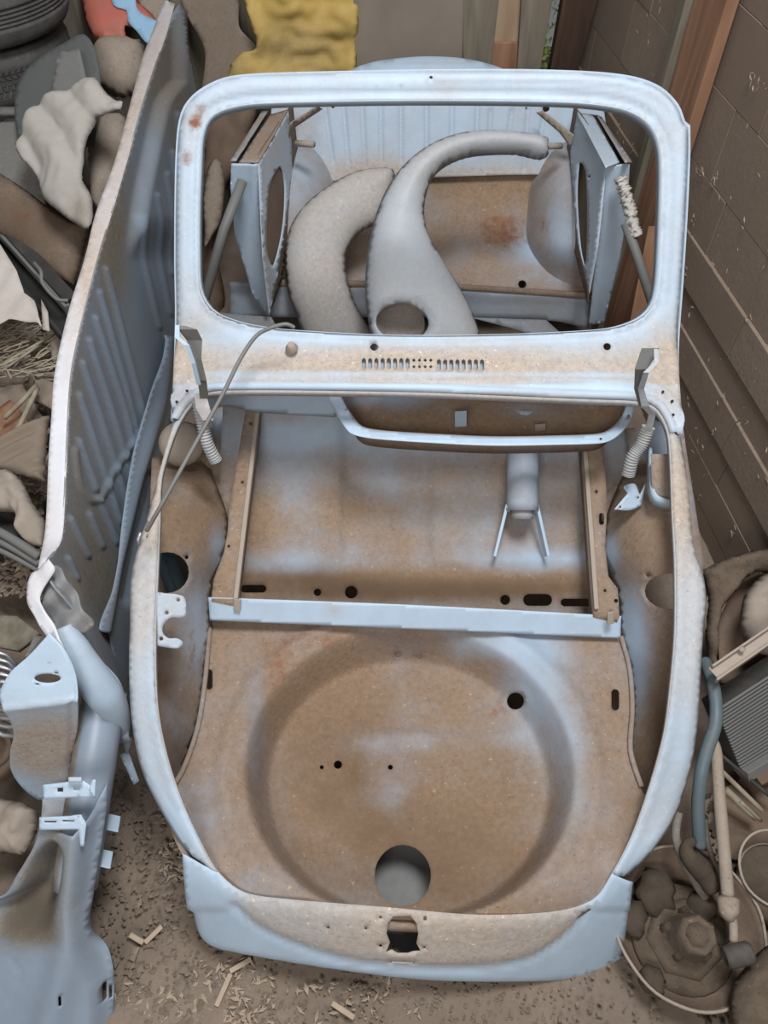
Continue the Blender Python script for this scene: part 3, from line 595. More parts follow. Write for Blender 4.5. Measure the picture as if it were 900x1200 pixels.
# small clips and U bracket at the right inner side
sheet('corner_clip', [(720, 597, 1), (736, 578, 1), (731, 570), (744, 567), (750, 580, 1), (757, 566, 1), (752, 592, 1), (738, 598)], lambda u, v: 2.0+(u-735)*.001, 'shell', SH, [cir(727, 594, 1.5, 6), cir(748, 583, 1.5, 6)], 4, .002, dust=.0)
tube('u_bracket', spl([Pz(761, 528, .62), Pz(762, 565, .60), Pz(766, 583, .60), Pz(779, 590, .60), Pz(800, 592, .60)], 6), 1, 'shell', SH, prof=SQ(.003, .016), attrs=None)
sheet('u_bracket_plate', [(763, 532, 1), (795, 532, 1), (797, 588, 1), (775, 586), (765, 575)], lambda u, v: 1.93+0*u, 'shellin', SH, [[(782, 538), (790, 538), (790, 541), (782, 541)]], 6, .002, dust=.7)
sheet('side_gusset', [(760, 490, 1), (790, 500, 1), (795, 540, 1), (765, 545, 1), (745, 530)], lambda u, v: 2.1+0*u, 'floorpan', SH, [], 8, .002)
sheet('front_post', [(800, 500, 1), (830, 690, 1), (815, 760), (780, 720), (778, 560)], lambda u, v: 2.02+(v-500)*.0003, 'shellin', SH, [circ(786, 693, 33, 23, 16)], 8, .002, dust=.6)

# ---- rear part of the shell (seen through the windscreen opening)
def lugz(x, y, u, v): return .50+(y-2.86)*1.7
glines = [(402, 120, 408, 190), (424, 120, 428, 196), (446, 118, 447, 190), (470, 118, 470, 190), (500, 117, 500, 180), (530, 117, 529, 180), (560, 117, 558, 180), (575, 130, 574, 160), (600, 130, 596, 160), (620, 118, 614, 200), (640, 118, 634, 160), (380, 120, 390, 190)]
def lug_rel(u, v):
    r = 0*u
    for a, b, c, d in glines: r = r-.012*np.exp(-(dist([(a, b), (c, d)], u, v, False)/1.7)**2)
    return r
sheet('luggage_shelf_panel', [(320, 95, 1), (700, 95, 1), (710, 150), (700, 215, 1), (640, 205), (505, 208), (330, 215, 1), (318, 150)], SURF(lugz), 'shell', SH, [cir(390, 125, 2, 7), cir(640, 127, 4, 9), cir(617, 127, 1.5, 6)], 2.8, .002, dust=.12, dustb=[(500, 205, 200, 16, .6), (430, 195, 40, 20, .35), (350, 160, 30, 40, .3)], rustb=[(408, 190, 14, 8, .3)], rel=lug_rel)
def seatz(x, y, u, v): return np.interp(y, [2.2, 2.45, 2.6, 2.78, 2.88, 2.95], [.26, .275, .30, .36, .47, .58])+.01*np.exp(-(np.hypot(u-557, (v-235)*2)/14)**2)
sheet('seat_tub', [(330, 205, 1), (505, 198), (620, 200), (700, 205, 1), (700, 342, 1), (505, 337), (300, 335, 1)], SURF(seatz), 'shellin', SH, [cir(612, 333, 5, 8)], 7, .002, dust=.75, dustb=[(580, 215, 80, 25, .3), (625, 290, 20, 18, -.8), (540, 300, 20, 16, -.2), (655, 320, 20, 20, -.4)], rustb=[(590, 270, 40, 26, .62), (640, 265, 12, 25, .45), (450, 200, 30, 10, .3)])
# rear wheelhouses
def wh(name, pts, uc, sgn, **k):
    T = lambda u, v: 2.84+.20*np.clip(sgn*(u-uc)/68, 0, 2)**2.4+.13*(np.minimum(v-235, 0)/80)**2+.16*ss(280, 350, v)
    return sheet(name, pts, T, 'shellin', SH, [], 6, .002, **k)
wh('rear_wheelhouse', [(322, 150, 1), (412, 150, 1), (412, 362, 1), (322, 362, 1)], 328, 1, dust=.5, dustb=[(350, 200, 22, 30, -.2)], rustb=[(352, 250, 10, 12, .35)])
wh('rear_wheelhouse', [(612, 165, 1), (692, 165, 1), (692, 362, 1), (612, 362, 1)], 690, -1, dust=.55, dustb=[(655, 280, 16, 30, -.5)], rustb=[(640, 265, 10, 22, .4)])
# seat crossbar
cb = lambda u, v: PL(Py(300, 335, 2.42), Py(690, 350, 2.42), Py(500, 380, 2.36))(u, v)
sheet('seat_crossmember', [(270, 330, 1), (500, 335), (693, 347, 1), (690, 385, 1), (645, 376), (500, 372), (270, 372, 1)], cb, 'floorpan', SH, [], 7, .003, dust=.35, rel=lambda u, v: .012*ss(12, 4, v-(330+(u-270)*.04)))
sheet('seat_crossmember_lip', [(300, 327, 1), (500, 331), (692, 343, 1), (692, 350, 1), (500, 338), (300, 335, 1)], cb, 'brown', SH, [], 6, .02, dust=.6, rel=lambda u, v: .015+0*u)
sheet('sill_web', [(552, 372, 1), (640, 375, 1), (668, 400, 1), (590, 402, 1), (620, 392)], lambda u, v: 2.6+0*u, 'floorpan', SH, [], 8, .002, dust=.5)
sheet('sill_web', [(245, 365, 1), (318, 372, 1), (335, 400, 1), (262, 400, 1)], lambda u, v: 2.6+0*u, 'floorpan', SH, [], 8, .002, dust=.5)
# side pillars: front face, top face with window slot, inner panel
def face(name, pts, m, dust, thick=.003, step=3.5, holes=(), **k):
    ps = [Py(a, b, y) for a, b, y in (pts[0], pts[1], pts[2])]
    return sheet(name, [(a, b, 1) for a, b, _ in pts], PL(*ps), m, SH, holes, step, thick, dust=dust, **k)
face('side_pillar_face', [(271, 192, 2.35), (302, 192, 2.35), (308, 300, 2.35), (316, 372, 2.33), (296, 345, 2.33), (275, 275, 2.34), (270, 220, 2.35)], 'shell', .12, rel=lambda u, v: .006*np.exp(-((u-np.interp(v, [190, 372], [296, 306]))/2.5)**2))
face('side_rail_top', [(280, 190, 2.36), (303, 190, 2.36), (338, 128, 2.85), (317, 134, 2.85)], 'shellin', .75)
face('side_rail_outer', [(270, 188, 2.36), (277, 188, 2.36), (314, 130, 2.85), (307, 130, 2.85)], 'shellin', .5)
face('window_slot', [(276, 192, 2.38), (284, 192, 2.38), (320, 134, 2.87), (312, 134, 2.87)], 'black', .0)
face('side_inner_panel', [(303, 192, 2.36), (338, 130, 2.85), (345, 200, 2.80), (330, 300, 2.60), (316, 370, 2.38), (308, 300, 2.36)], 'shell', .30, holes=[smooth([(316, 220), (328, 195), (334, 220), (331, 270), (320, 312), (313, 290)], True, 8)])
face('side_inner_backing', [(303, 180, 2.42), (343, 120, 2.93), (352, 200, 2.88), (330, 330, 2.62), (316, 370, 2.44)], 'brown', .2)
face('roof_catch_arm', [(338, 165, 2.8), (345, 150, 2.8), (378, 128, 2.9), (372, 124, 2.9), (340, 145, 2.8)], 'tan', .5)
tube('side_peg', [Py(347, 168, 2.75), Py(368, 169, 2.72)], .011, 'tan', SH, 10)
face('side_pillar_face', [(709, 195, 2.35), (738, 192, 2.35), (735, 250, 2.35), (727, 300, 2.34), (708, 378, 2.33), (690, 380, 2.33), (700, 290, 2.34)], 'shell', .05, rel=lambda u, v: .006*np.exp(-((u-np.interp(v, [190, 378], [716, 697]))/2.5)**2))
face('side_rail_top', [(676, 132, 2.85), (694, 134, 2.85), (726, 190, 2.36), (710, 196, 2.36)], 'shell', .25)
face('side_rail_outer', [(699, 134, 2.85), (705, 137, 2.85), (741, 190, 2.36), (733, 190, 2.36)], 'shellin', .6)
face('window_slot', [(694, 134, 2.87), (703, 136, 2.87), (736, 192, 2.38), (725, 192, 2.38)], 'black', .0)
face('side_inner_panel', [(710, 195, 2.36), (677, 130, 2.85), (668, 180, 2.82), (676, 280, 2.6), (690, 345, 2.4), (700, 290, 2.36)], 'shell', .15, holes=[smooth([(679, 190), (686, 200), (688, 250), (686, 310), (680, 290), (676, 230)], True, 8), cir(709, 237, 2.2, 6), cir(690, 207, 1.5, 6)])
face('side_inner_backing', [(715, 185, 2.42), (673, 122, 2.93), (663, 180, 2.9), (672, 290, 2.66), (688, 355, 2.44)], 'brown', .2)
face('roof_catch_arm', [(668, 172, 2.8), (672, 158, 2.8), (636, 130, 2.9), (628, 132, 2.9), (655, 155, 2.85)], 'tan', .4)
tube('side_peg', [Py(641, 171, 2.75), Py(658, 171, 2.78)], .011, 'tan', SH, 10)
tube('stay_rod', [Py(284, 212, 2.31), Py(262, 270, 2.2), Py(240, 350, 2.05)], .016, 'greymetal', SH, 12)
tube('stay_rod', [Py(733, 262, 2.22), Py(745, 295, 2.15), Py(766, 360, 2.0)], .015, 'greymetal', SH, 12)
P = spl([Py(727, 208, 2.31), Py(735, 235, 2.26), Py(746, 278, 2.18)], 60); V, F = tubeVF(P, .017, 16); V = [p+np.array([1, .6, .5])*.010*wob(p, 120)+np.array([1, 0, .4])*.006*wob(p, 260) for p in V]
obj('flaking_wrap', V, F, 'blotchy', SH)
# tail cowl arch beyond the windscreen
out = [(395, 96), (415, 80), (445, 71), (480, 67), (505, 66), (540, 68), (570, 74), (592, 82), (610, 96)]
tail = SURF(lambda x, y, u, v: .86+.10*ss(0, 1, (y-3.0)/.25)-.9*np.maximum(0, y-3.35)-0*x)
sheet('tail_cowl', [(*out[0], 1)]+out[1:-1]+[(*out[-1], 1), (620, 125, 1), (500, 120), (390, 125, 1)], lambda u, v: 3.02+.0*u, 'shell', SH, [], 6, .004, dust=.1, rel=lambda u, v: .02*ss(0, 12, dist(smooth(out, False, 6), u, v, False))-.01*np.exp(-((dist(smooth(out, False, 6), u, v, False)-5)/1.6)**2))

# ------------------------------------------------------------------ loose wings lying in the rear of the shell
def wing(name, pts, hole, A, B, Cc, label, d0, rustb=None):
    root = thing(name, A, label, 'car wing'); op = smooth(pts, True, 8)
    w_ = 34.
    def rel(u, v):
        d = np.minimum(dist(op, u, v), w_); r = .075*np.sqrt(np.clip(1-(1-d/w_)**2, 0, 1))
        if hole is not None: r = r-.015*ss(10, 0, dist(hole, u, v))
        return r
    sheet('wing_panel', pts, PL(A, B, Cc), 'fender', root, [hole] if hole is not None else [], 5, .002, dust=d0, dustb=[(480, 300, 40, 60, -.2)], rustb=rustb, rel=rel)
    return root
F2 = [(642, 170), (636, 160), (600, 154), (560, 153), (522, 161), (488, 180), (460, 210), (441, 250), (430, 300), (428, 345), (432, 380), (440, 425, 1), (566, 425, 1), (560, 385), (546, 350), (522, 310), (504, 280), (497, 250), (503, 217), (520, 197), (550, 185), (600, 182), (632, 188), (641, 184)]
hh = np.array(circ(469, 379, 30, 21, 24, .1))
wr = wing('front_wing', F2, hh, Py(470, 400, 2.06), Py(560, 160, 2.52), Py(600, 300, 2.28), 'long S-curved blue-grey car wing with a round headlamp hole, lying in the shell', .35, [(565, 162, 20, 6, .2), (487, 352, 8, 6, .4)])
hp = Py(469, 379, 2.07); nn_ = Vector(C0-hp).normalized()+Vector((0, .25, .55))
lathe('headlamp_pot', hp, nn_, [(.082, -.005), (.078, -.05), (.060, -.10), (.030, -.125), (.001, -.13)], 'fender', wr, 24, {'dust': [.7]*120})
F1 = [(462, 202), (440, 197), (412, 203), (382, 220), (355, 243), (338, 272), (334, 310), (338, 345), (352, 385), (362, 425, 1), (450, 425, 1), (432, 385), (414, 350), (406, 318), (408, 292), (424, 272), (442, 262), (456, 240)]
wing('rear_wing', F1, None, Py(400, 400, 2.24), Py(430, 200, 2.66), Py(340, 300, 2.44), 'short crescent-shaped grey car wing left of the longer wing in the rear of the shell', .60, [(400, 370, 40, 14, .0)])

# ------------------------------------------------------------------ bowden cable hanging over the scuttle
def wire(pts, r, k=10): return spl([Pz(*p) for p in pts], k)
t = thing('control_cable', Pz(250, 480, .8), 'thin grey control cable looped over the scuttle and across the left bonnet rail', 'cable')
P = wire([(345, 384, .93), (335, 380, .94), (318, 384, .935), (300, 394, .92), (282, 420, .90), (262, 460, .88), (240, 500, .86), (215, 545, .84), (190, 590, .80), (172, 622, .74)], 0, 12)
tube('cable_sheath', P, .0048, 'greymetal', t, 8)
tube('cable_end', [Pz(165, 624, .76), Pz(162, 632, .75), Pz(163, 639, .74)], .004, 'steel', t, 8)

# ------------------------------------------------------------------ floor pan standing on its side at the left
FP = thing('floor_pan', (-.78, 1.6, 0), 'grey-blue ribbed car floor pan standing on its edge left of the body shell', 'floor pan')
PN = np.array([1, .035, 0]); 
def panT(u, v): k = (np.array([-.72, 1, 0])-C0)@PN; return k/(rays(u, v)@PN)
low = [proj((-.72-.035*(y-1), y, .10)) for y in (3.33, 2.6, 2.0, 1.6, 1.3, 1.05)]
top_r = [(205, 4), (195, 40), (181, 80), (165, 130), (150, 185), (131, 250), (115, 303), (93, 391), (84, 437), (80, 490), (77, 560), (72, 632), (55, 657)]
top_l = [(192, 0), (180, 33), (167, 67), (147, 143), (134, 190), (112, 250), (99, 303), (80, 365), (64, 437), (60, 490), (57, 533), (53, 619), (44, 668)]
ribs = [[(124, 316), (168, 482), (174, 505)], [(117, 343), (147, 450), (166, 530)], [(112, 373), (147, 480), (162, 545)], [(105, 399), (131, 480), (156, 565)], [(97, 426), (115, 480), (150, 590)], [(93, 463), (105, 500), (142, 612)], [(93, 517), (113, 573)],
        [(83, 608), (103, 651)], [(105, 603), (120, 640)], [(80, 655), (89, 677)], [(117, 587), (137, 635)],
        [(157, 255), (187, 383)], [(172, 230), (200, 367)], [(184, 205), (203, 320)], [(191, 180), (206, 270)], [(197, 135), (210, 230)]]
loop = smooth([(88, 528), (93, 565), (107, 587), (120, 581), (131, 557), (150, 528), (171, 496)], False, 6)
step_line = smooth([(150, 300), (158, 240), (166, 200), (185, 120), (205, 95)], False, 8)
def pan_rel(u, v):
    r = 0*u
    for q in ribs: r = r+.0065*np.exp(-(dist(q, u, v, False)/3.2)**4)
    r = r+.006*np.exp(-(dist(loop, u, v, False)/3.4)**4)
    sl = np.interp(v, step_line[::-1, 1], step_line[::-1, 0])
    r = r+.035*ss(-5, 5, u-sl)*ss(310, 250, v)
    r = r+.05*ss(60, 0, dist([(60, 720), (120, 830)], u, v, False))
    return r
sheet('ribbed_panel', [(*top_r[0], 1)]+top_r[1:-1]+[(*top_r[-1], 1), (52, 690), (62, 725), (80, 770), (110, 840, 1), (150, 815, 1)]+[tuple(p) for p in low[::-1]]+[(212, 60), (209, 20)], panT, 'floorpan', FP, [], 2.8, .003,
      dust=lambda u, v: .25-.55*np.exp(-(np.min([dist(q, u, v, False) for q in ribs], 0)/3.5)**2), dustb=[(132, 280, 20, 90, .8), (190, 90, 20, 70, .6), (100, 640, 40, 80, .45), (88, 470, 14, 90, .45), (130, 700, 25, 60, .4), (180, 320, 20, 90, -.7), (85, 690, 20, 20, .3)], rustb=[(140, 270, 5, 30, .4), (120, 320, 5, 40, .3)], rel=pan_rel)  # ribs kept cleaner of dust, which also puts their sheen into the colour
# top flange lip
tl = smooth(top_l, False, 10); tr = smooth(top_r, False, 10)
def lipT(u, v):
    a = np.interp(v, tl[:, 1], tl[:, 0]); b = np.interp(v, tr[:, 1], tr[:, 0]); bb = b
    d = rays(bb, v); n_ = PN; t0 = ((np.array([-.72, 1, 0])-C0)@n_)/(d@n_); z = 2.1+t0*d[:, 2]
    return (z-CAM_Z)/rays(u, v)[:, 2]
sheet('edge_flange', mark(top_r)+mark(top_l[::-1]), lipT, 'panedge', FP, [cir(96, 378, 1.5, 6)], 5, .004, dust=.3, dustb=[(70, 520, 12, 100, -.5), (150, 150, 60, 120, .35), (105, 330, 12, 60, .5)], rustb=[(105, 330, 10, 45, .18)])
# crumpled corner at the near end
def cz(z0, uv0, z1, uv1, z2, uv2): return PL(Pz(*uv0, z0), Pz(*uv1, z1), Pz(*uv2, z2))
sheet('crumpled_corner', [(44, 668, 1), (57, 655, 1), (64, 668), (50, 690), (47, 706), (62, 730), (76, 762, 1), (68, 768, 1), (50, 740), (33, 710), (31, 692), (36, 672)], cz(.76, (50, 660), .72, (30, 700), .68, (75, 765)), 'panedge', FP, [], 4, .004, dust=.25, dustb=[(55, 730, 18, 30, -.6)], rel=lambda u, v: .003*np.sin(u*.2)*np.sin(v*.12))
sheet('crumple_fold', [(50, 690, 1), (58, 664), (75, 670), (90, 700), (108, 730), (95, 745), (70, 755, 1), (55, 720)], lambda u, v: 1.64+0*u, 'floorpan', FP, [], 4, .003, dust=.55, rel=lambda u, v: .012*np.sin(u*.12+v*.1))
# smooth blue shoulder
sheet('shoulder', [(62, 735, 1), (80, 728), (98, 738), (115, 765), (140, 795), (150, 820), (158, 860, 1), (148, 882), (140, 850), (105, 830), (85, 800), (70, 765)], lambda u, v: 1.72+(v-740)*.0012, 'shell', FP, [], 4, .003, dust=.1, dustb=[(85, 760, 20, 20, -.4)],
      rel=lambda u, v: .04*np.exp(-(dist([(72, 735), (105, 785), (150, 850)], u, v, False)/16)**2))
# toe panel with oval hole, dusty lower half
Tt = lambda u, v: 1.58+.00025*(v-780)+.0026*np.maximum(0, v-826+(u-50)*.12)*.9
sheet('toe_panel', [(58, 742, 1), (76, 762), (86, 785), (90, 812), (90, 850), (85, 885), (82, 915, 1), (60, 932), (48, 938), (28, 925), (13, 903), (12, 880), (16, 862), (12, 845), (6, 835), (0, 820), (1, 808), (12, 788), (34, 768)], Tt, 'shell', FP,
      [circ(55.5, 795, 15.5, 5.5, 20), slot(43.5, 802, 5, 1.6, 3), slot(66, 789, 5, 1.6, 3)], 4, .003, dust=-.1, dustb=[(50, 875, 60, 42, 1.3), (20, 925, 20, 20, -.5)], rustb=[(57, 776, 5, 3, .5), (62, 860, 14, 10, .3)], rel=lambda u, v: .004*np.exp(-((v-826+(u-50)*.12)/3)**2)-.01*ss(8, 0, np.abs(u-85))*ss(700, 900, v))
sheet('toe_side', [(40, 745, 1), (52, 745, 1), (36, 765, 1), (28, 772, 1)], lambda u, v: 1.66+0*u, 'greyplate', FP, [], 5, .002, dust=.4)
# tunnel beam and frame head
TD_ = (7, 8, 9, 10, 11)
tunA, tunB = Pz(121, 822, .43), Pz(92, 1010, .235)
d_ = tunB-tunA; V, F = tubeVF([tunA+d_*s_ for s_ in np.linspace(-.06, 1.15, 14)], [.050]*14, 20)
obj('tunnel_beam', V, F, 'floorpan', FP, {'dust': [1.0 if (k % 20) in TD_ else .05 for k in range(len(V))]})
tube('shoulder_beam', spl([Pz(72, 735, .66), Pz(90, 768, .61), Pz(112, 800, .54), Pz(134, 832, .43), Pz(142, 862, .30)], 8), np.interp(np.linspace(0, 1, 33), [0, .2, .6, 1], [.024, .034, .040, .020]), 'shell', FP, 18, {'dust': [0.05]*(33*18)})
def brk(pts, t0, hs, d): return sheet('bracket', [(a, b, 1) for a, b in pts], lambda u, v: t0+0*u, 'shell', FP, hs, 4, .003, dust=d)
brk([(50, 920), (76, 917), (98, 915), (112, 925), (110, 935), (92, 934), (52, 937)], 1.62, [[(67, 923), (74, 923), (74, 928), (67, 928)], [(86, 921), (94, 921), (94, 926), (86, 926)]], .0)
brk([(80, 911), (95, 911), (96, 917), (80, 917)], 1.60, [], .3); brk([(108, 914), (112, 914), (111, 935), (104, 926)], 1.60, [], .0)
brk([(46, 958), (95, 956), (101, 965), (98, 992), (94, 992), (92, 972), (46, 973)], 1.64, [[(52, 962), (66, 962), (66, 964), (52, 964)], [(73, 961), (87, 961), (87, 963), (73, 963)]], .05)
for (u_, v_) in ((131, 962), (122, 1004)):
    a = Pz(u_-10, v_, .22); b = Pz(u_+9, v_+4, .2); bar('side_tab', a, b, .045, .004, 'shell', FP, (0, .4, 1))
o = sheet('side_tab', [(140, 885, 1), (150, 880, 1), (163, 915, 1), (157, 920, 1)], lambda u, v: 1.9+0*u, 'shell', FP, [], 5, .003)
# frame head cover: big blue-grey panel with scooped hollow
hollow = smooth([(-30, 1075), (0, 1082), (30, 1098), (52, 1088), (66, 1050), (72, 1000), (60, 990), (40, 1010), (20, 1050), (-30, 1070)], True, 8)
def headT(u, v): return 1.67+.00022*(v-1000)-0*u
def head_rel(u, v):
    d = dist(hollow, u, v)*np.where(inside(hollow, u, v), 1, -1)
    return -.11*ss(-9, 22, d)+.03*np.exp(-((u-np.interp(v, [950, 1100, 1200], [95, 85, 60]))/22)**2)-.05*ss(22, 0, np.abs(u-np.interp(v, [950, 1060, 1110, 1160, 1220], [116, 102, 108, 124, 124])))-.003*np.exp(-(dist([(8, 1118), (24, 1140), (12, 1175)], u, v, False)/2)**2)
sheet('frame_head', [(46, 973, 1), (92, 972, 1), (104, 960), (118, 925, 1), (117, 960), (106, 1040), (101, 1080), (104, 1105), (118, 1128), (124, 1160), (124, 1225, 1), (-60, 1225, 1), (-60, 1045, 1), (0, 1052), (20, 1025), (36, 1000)], headT, 'floorpan', FP,
      [slot(76, 1163, 3, 13, 3), slot(116, 1175, 3.5, 22, 3), slot(121, 1180, 2.5, 15, 3)], 5, .003, dust=.0, dustb=[(66, 1010, 22, 60, .75), (35, 1030, 22, 30, .7), (40, 1085, 30, 20, 1.), (20, 1085, 40, 25, .8)], grimeb=[(30, 1085, 40, 30, .9)], rel=head_rel)  # shade inside the hollow painted in with extra dust and darkening
sheet('beam_gap_floor', [(50, 935, 1), (110, 932, 1), (108, 960, 1), (48, 962, 1)], lambda u, v: 1.74+0*u, 'shellin', FP, [], 6, .002, dust=.5)
# side channel along the lower right of the pan
sheet('side_channel', [(192, 392, 1), (206, 396, 1), (204, 470), (190, 540), (172, 640), (160, 700), (158, 800, 1), (140, 790), (128, 745, 1), (114, 738), (126, 690), (141, 610), (157, 530), (174, 470), (187, 425)], lambda u, v: panT(u, v)-.06, 'floorpan', FP, [], 2.8, .003, dust=.0, dustb=[(130, 720, 15, 40, .4)],
      rel=lambda u, v: .02*np.exp(-(dist([(196, 400), (188, 470), (160, 560), (135, 660), (120, 740)], u, v, False)/6)**2)-.02*np.exp(-(dist([(180, 560), (160, 640), (150, 700)], u, v, False)/8)**2))
#SCRAP
def flatT(z, tilt=(0, 0), uv=(0, 0)):
    """tilted plane through the point of height z seen at uv"""
    p = Pz(uv[0], uv[1], z); n = np.array([-tilt[0], tilt[1], 1.]); k = (p-C0)@n
    return lambda u, v: k/(rays(u, v)@n)
def puff(pts, w_, h, amp=0., sc=9., seed=0):
    op = smooth([p for p in pts], True, 8)
    def r(u, v):
        d = np.minimum(dist(op, u, v), w_); o = h*np.sqrt(np.clip(1-(1-d/w_)**2, 0, 1))
        if amp: o = o+amp*np.array([noise.noise(Vector((a*sc/200, b*sc/200, seed)))+.5*abs(noise.noise(Vector((a*sc/90+b*.01, b*sc/110, seed+4)))) for a, b in zip(u, v)])
        return o
    return r
def scrap(name, pts, z, m, label, cat, tilt=(0, 0), uv=None, holes=(), step=6, thick=.003, dust=.3, parent=None, **k):
    uv = uv or pts[0][:2]
    o = sheet(name, pts, flatT(z, tilt, uv), m, parent, holes, step, thick, dust=dust, **k)
    if parent is None: tag(o, label, cat)
    return o
# --- tyres, top left
def tyre(c, r, w_, label, tread=False, n=64):
    t = thing('tyre', (c[0], c[1], c[2]), label, 'tyre', 'stacked old tyres')
    prof = [(r*.62, .02), (r*.66, .004), (r*.80, 0), (r*.90, .012), (r*.93, .012), (r*.945, .02), (r*.965, .028), (r*.975, .035), (r*.985, .045), (r, .06)]
    lower = [(a, b) for a, b in prof]; mid = []
    for k in range(1, 6): zz = .06+(w_-.12)*k/6; mid += [(r, zz-.006), (r*.982, zz-.004), (r*.982, zz+.004), (r, zz+.006)]
    if tread: mid = [(r*.985, .06+.004), (r*.985, w_-.064)]
    P_ = lower+mid+[(a, w_-b) for a, b in prof[::-1]]
    lathe('carcass', c, (0, 0, 1), P_, 'tyre', t, n, {'dust': [.35]*(len(P_)*n)})
    if tread:
        V = []; F = []
        for k in range(90):
            a = 2*PI*k/90
            for j in range(5):
                z0 = .055+(w_-.11)*j/5+.002; z1 = z0+(w_-.11)/5-.004; sh = (.4 if j % 2 else -.4)
                b = len(V)
                for rr in (r*.97, r*1.0):
                    for da, zz in ((-.3+sh*.5, z0), (.3+sh*.5, z0), (.3-sh*.5, z1), (-.3-sh*.5, z1)):
                        an = a+(da)*2*PI/90; V.append((c[0]+rr*math.cos(an), c[1]+rr*math.sin(an), c[2]+zz))
                F += [tuple(b+i for i in f) for f in ((0, 1, 5, 4), (1, 2, 6, 5), (2, 3, 7, 6), (3, 0, 4, 7), (4, 5, 6, 7))]
        o = obj('tread', V, F, 'tyre', t, {'dust': [.25]*len(V)}, False); o['kind'] = 'stuff'
    return t
tx, ty = -1.47, 3.06
tl_ = ['black tyre at the bottom of the stack at top left, behind the scrap', 'second black tyre from the bottom of the stack at top left', 'third black tyre from the bottom of the stack at top left', 'dusty tyre at the foot of the stack at top left, half sunk in the scrap', 'dusty tyre with zigzag tread just below the ringed tyre at top left', 'big black ringed tyre in the top left corner of the picture', 'highest black tyre of the stack, above the top left corner']
for k in range(3, 7):
    tyre((tx+.012*((k*7) % 3-1)+(.02 if k > 4 else 0), ty+.01*((k*5) % 3-1), .03+.197*k-.03*(k < 1)), .31 if k < 5 else .325, .193, tl_[k], k in (3, 4))
# --- dark sheets and canister
scrap('rubber_mudflap', [(24, 165), (17, 120), (24, 90), (45, 68), (75, 50), (98, 40), (112, 60), (118, 110), (110, 170, 1), (60, 180)], .90, 'flap', 'dark grey rounded rubber sheet leaning below the tyre stack at top left', 'rubber sheet', (.1, -.9), (60, 110), dust=.1)
scrap('steel_plate', [(69, 61, 1), (93, 57, 1), (103, 100, 1), (108, 150, 1), (52, 160, 1), (58, 110, 1)], .925, 'greyplate', 'grey tapered steel plate leaning on the dark rubber sheet at top left', 'plate', (.1, -.9), (60, 110), dust=.15)
# red and blue painted piece
scrap('painted_panel', [(95, -20, 1), (150, -20, 1), (165, 5), (185, 28), (178, 42), (150, 38), (148, 50), (115, 48), (102, 30)], .92, 'red', 'red painted bent sheet with light blue overspray at the top left', 'painted panel', (0, -.6), (120, 20), dust=.1, rel=puff([(95, -20), (150, -20), (165, 5), (185, 28), (150, 45), (115, 48), (102, 30)], 20, .05))
scrap('blue_painted_scrap', [(128, -15, 1), (155, -10), (162, 12), (185, 25, 1), (182, 45, 1), (172, 50), (160, 36), (150, 25), (148, 12), (133, 6)], .945, 'sky_paint', 'light blue painted torn sheet overlapping the red one at the top left', 'painted panel', (0, -.6), (150, 20), dust=-.1)
scrap('grey_bent_sheet', [(160, -15, 1), (200, -15, 1), (190, 30), (165, 22)], .93, 'tan', 'dull grey-brown bent sheet at the very top, left of the pan edge', 'sheet metal', (0, -.5), (175, 10), dust=.5)
pts = [(108, 70), (114, 52), (130, 45), (152, 46), (168, 52), (173, 75), (168, 100), (155, 114), (135, 114), (118, 102)]
scrap('lamp_shell', pts, .86, 'tan', 'round tan dusty lamp shell above the canvas sheet', 'lamp shell', (0, -.8), (140, 80), dust=.6, rel=puff(pts, 34, .085))
pts = [(105, 165), (112, 142), (125, 136), (146, 136), (152, 160), (130, 230), (118, 255, 1), (108, 235)]
scrap('canister', pts, .74, 'tan', 'tan dusty canister half hidden behind the pale canvas and the pan edge', 'canister', (.2, -.7), (125, 170), dust=.6, rel=puff(pts, 24, .06))
# pale canvas
pts = [(112, 94), (128, 112), (148, 124), (145, 132), (122, 138), (112, 142), (104, 175), (99, 210), (110, 232), (112, 255), (106, 270), (88, 262), (72, 250), (52, 232), (44, 208), (26, 184), (24, 168), (38, 140), (58, 118), (80, 108)]
scrap('canvas_sheet', pts, .86, 'canvas', 'pale crumpled canvas sheet draped over scrap at upper left', 'canvas', (.25, -.7), (80, 170), step=3.5, dust=.05, dustb=[(100, 250, 12, 14, .6)], rel=lambda u, v, f=puff(pts, 8, .02, .018, 6, 2): f(u, v)+.020*np.abs(np.sin((u*.9-v*.32)*.075+1.6*np.sin(v*.022+.6)))+.006*np.sin((u*.5+v*.6)*.12+2*np.sin(u*.05)))
# light box panel at the far left
bx = thing('plastic_case', Pz(20, 180, .4), 'flat grey plastic case with a raised rim at the left edge below the tyres', 'case')
scrap('lid', [(-20, 127, 1), (26, 127, 1), (33, 150, 1), (52, 238, 1), (10, 250, 1), (-30, 220, 1)], .74, 'greyplate', None, None, (0, -.5), (10, 180), thick=.02, dust=.45, parent=bx)
scrap('rim', [(-20, 125, 1), (26, 125, 1), (29, 133, 1), (-20, 132, 1)], .765, 'greyplate', None, None, (0, -.5), (10, 180), thick=.02, dust=.3, parent=bx)
# brown rusty curved sheet
pts = [(-30, 190), (0, 203), (30, 222), (60, 245), (85, 262), (102, 268), (98, 300), (86, 335, 1), (60, 325), (25, 290), (-30, 255)]
scrap('rusty_curved_sheet', pts, .60, 'brown', 'brown rusty curved metal sheet below the pale canvas', 'sheet metal', (.1, -.6), (50, 270), step=4, dust=.25, dustb=[(20, 225, 40, 14, .4), (85, 285, 10, 20, .3)], rustb=[(35, 262, 30, 16, .4)], rel=puff(pts, 30, .05))
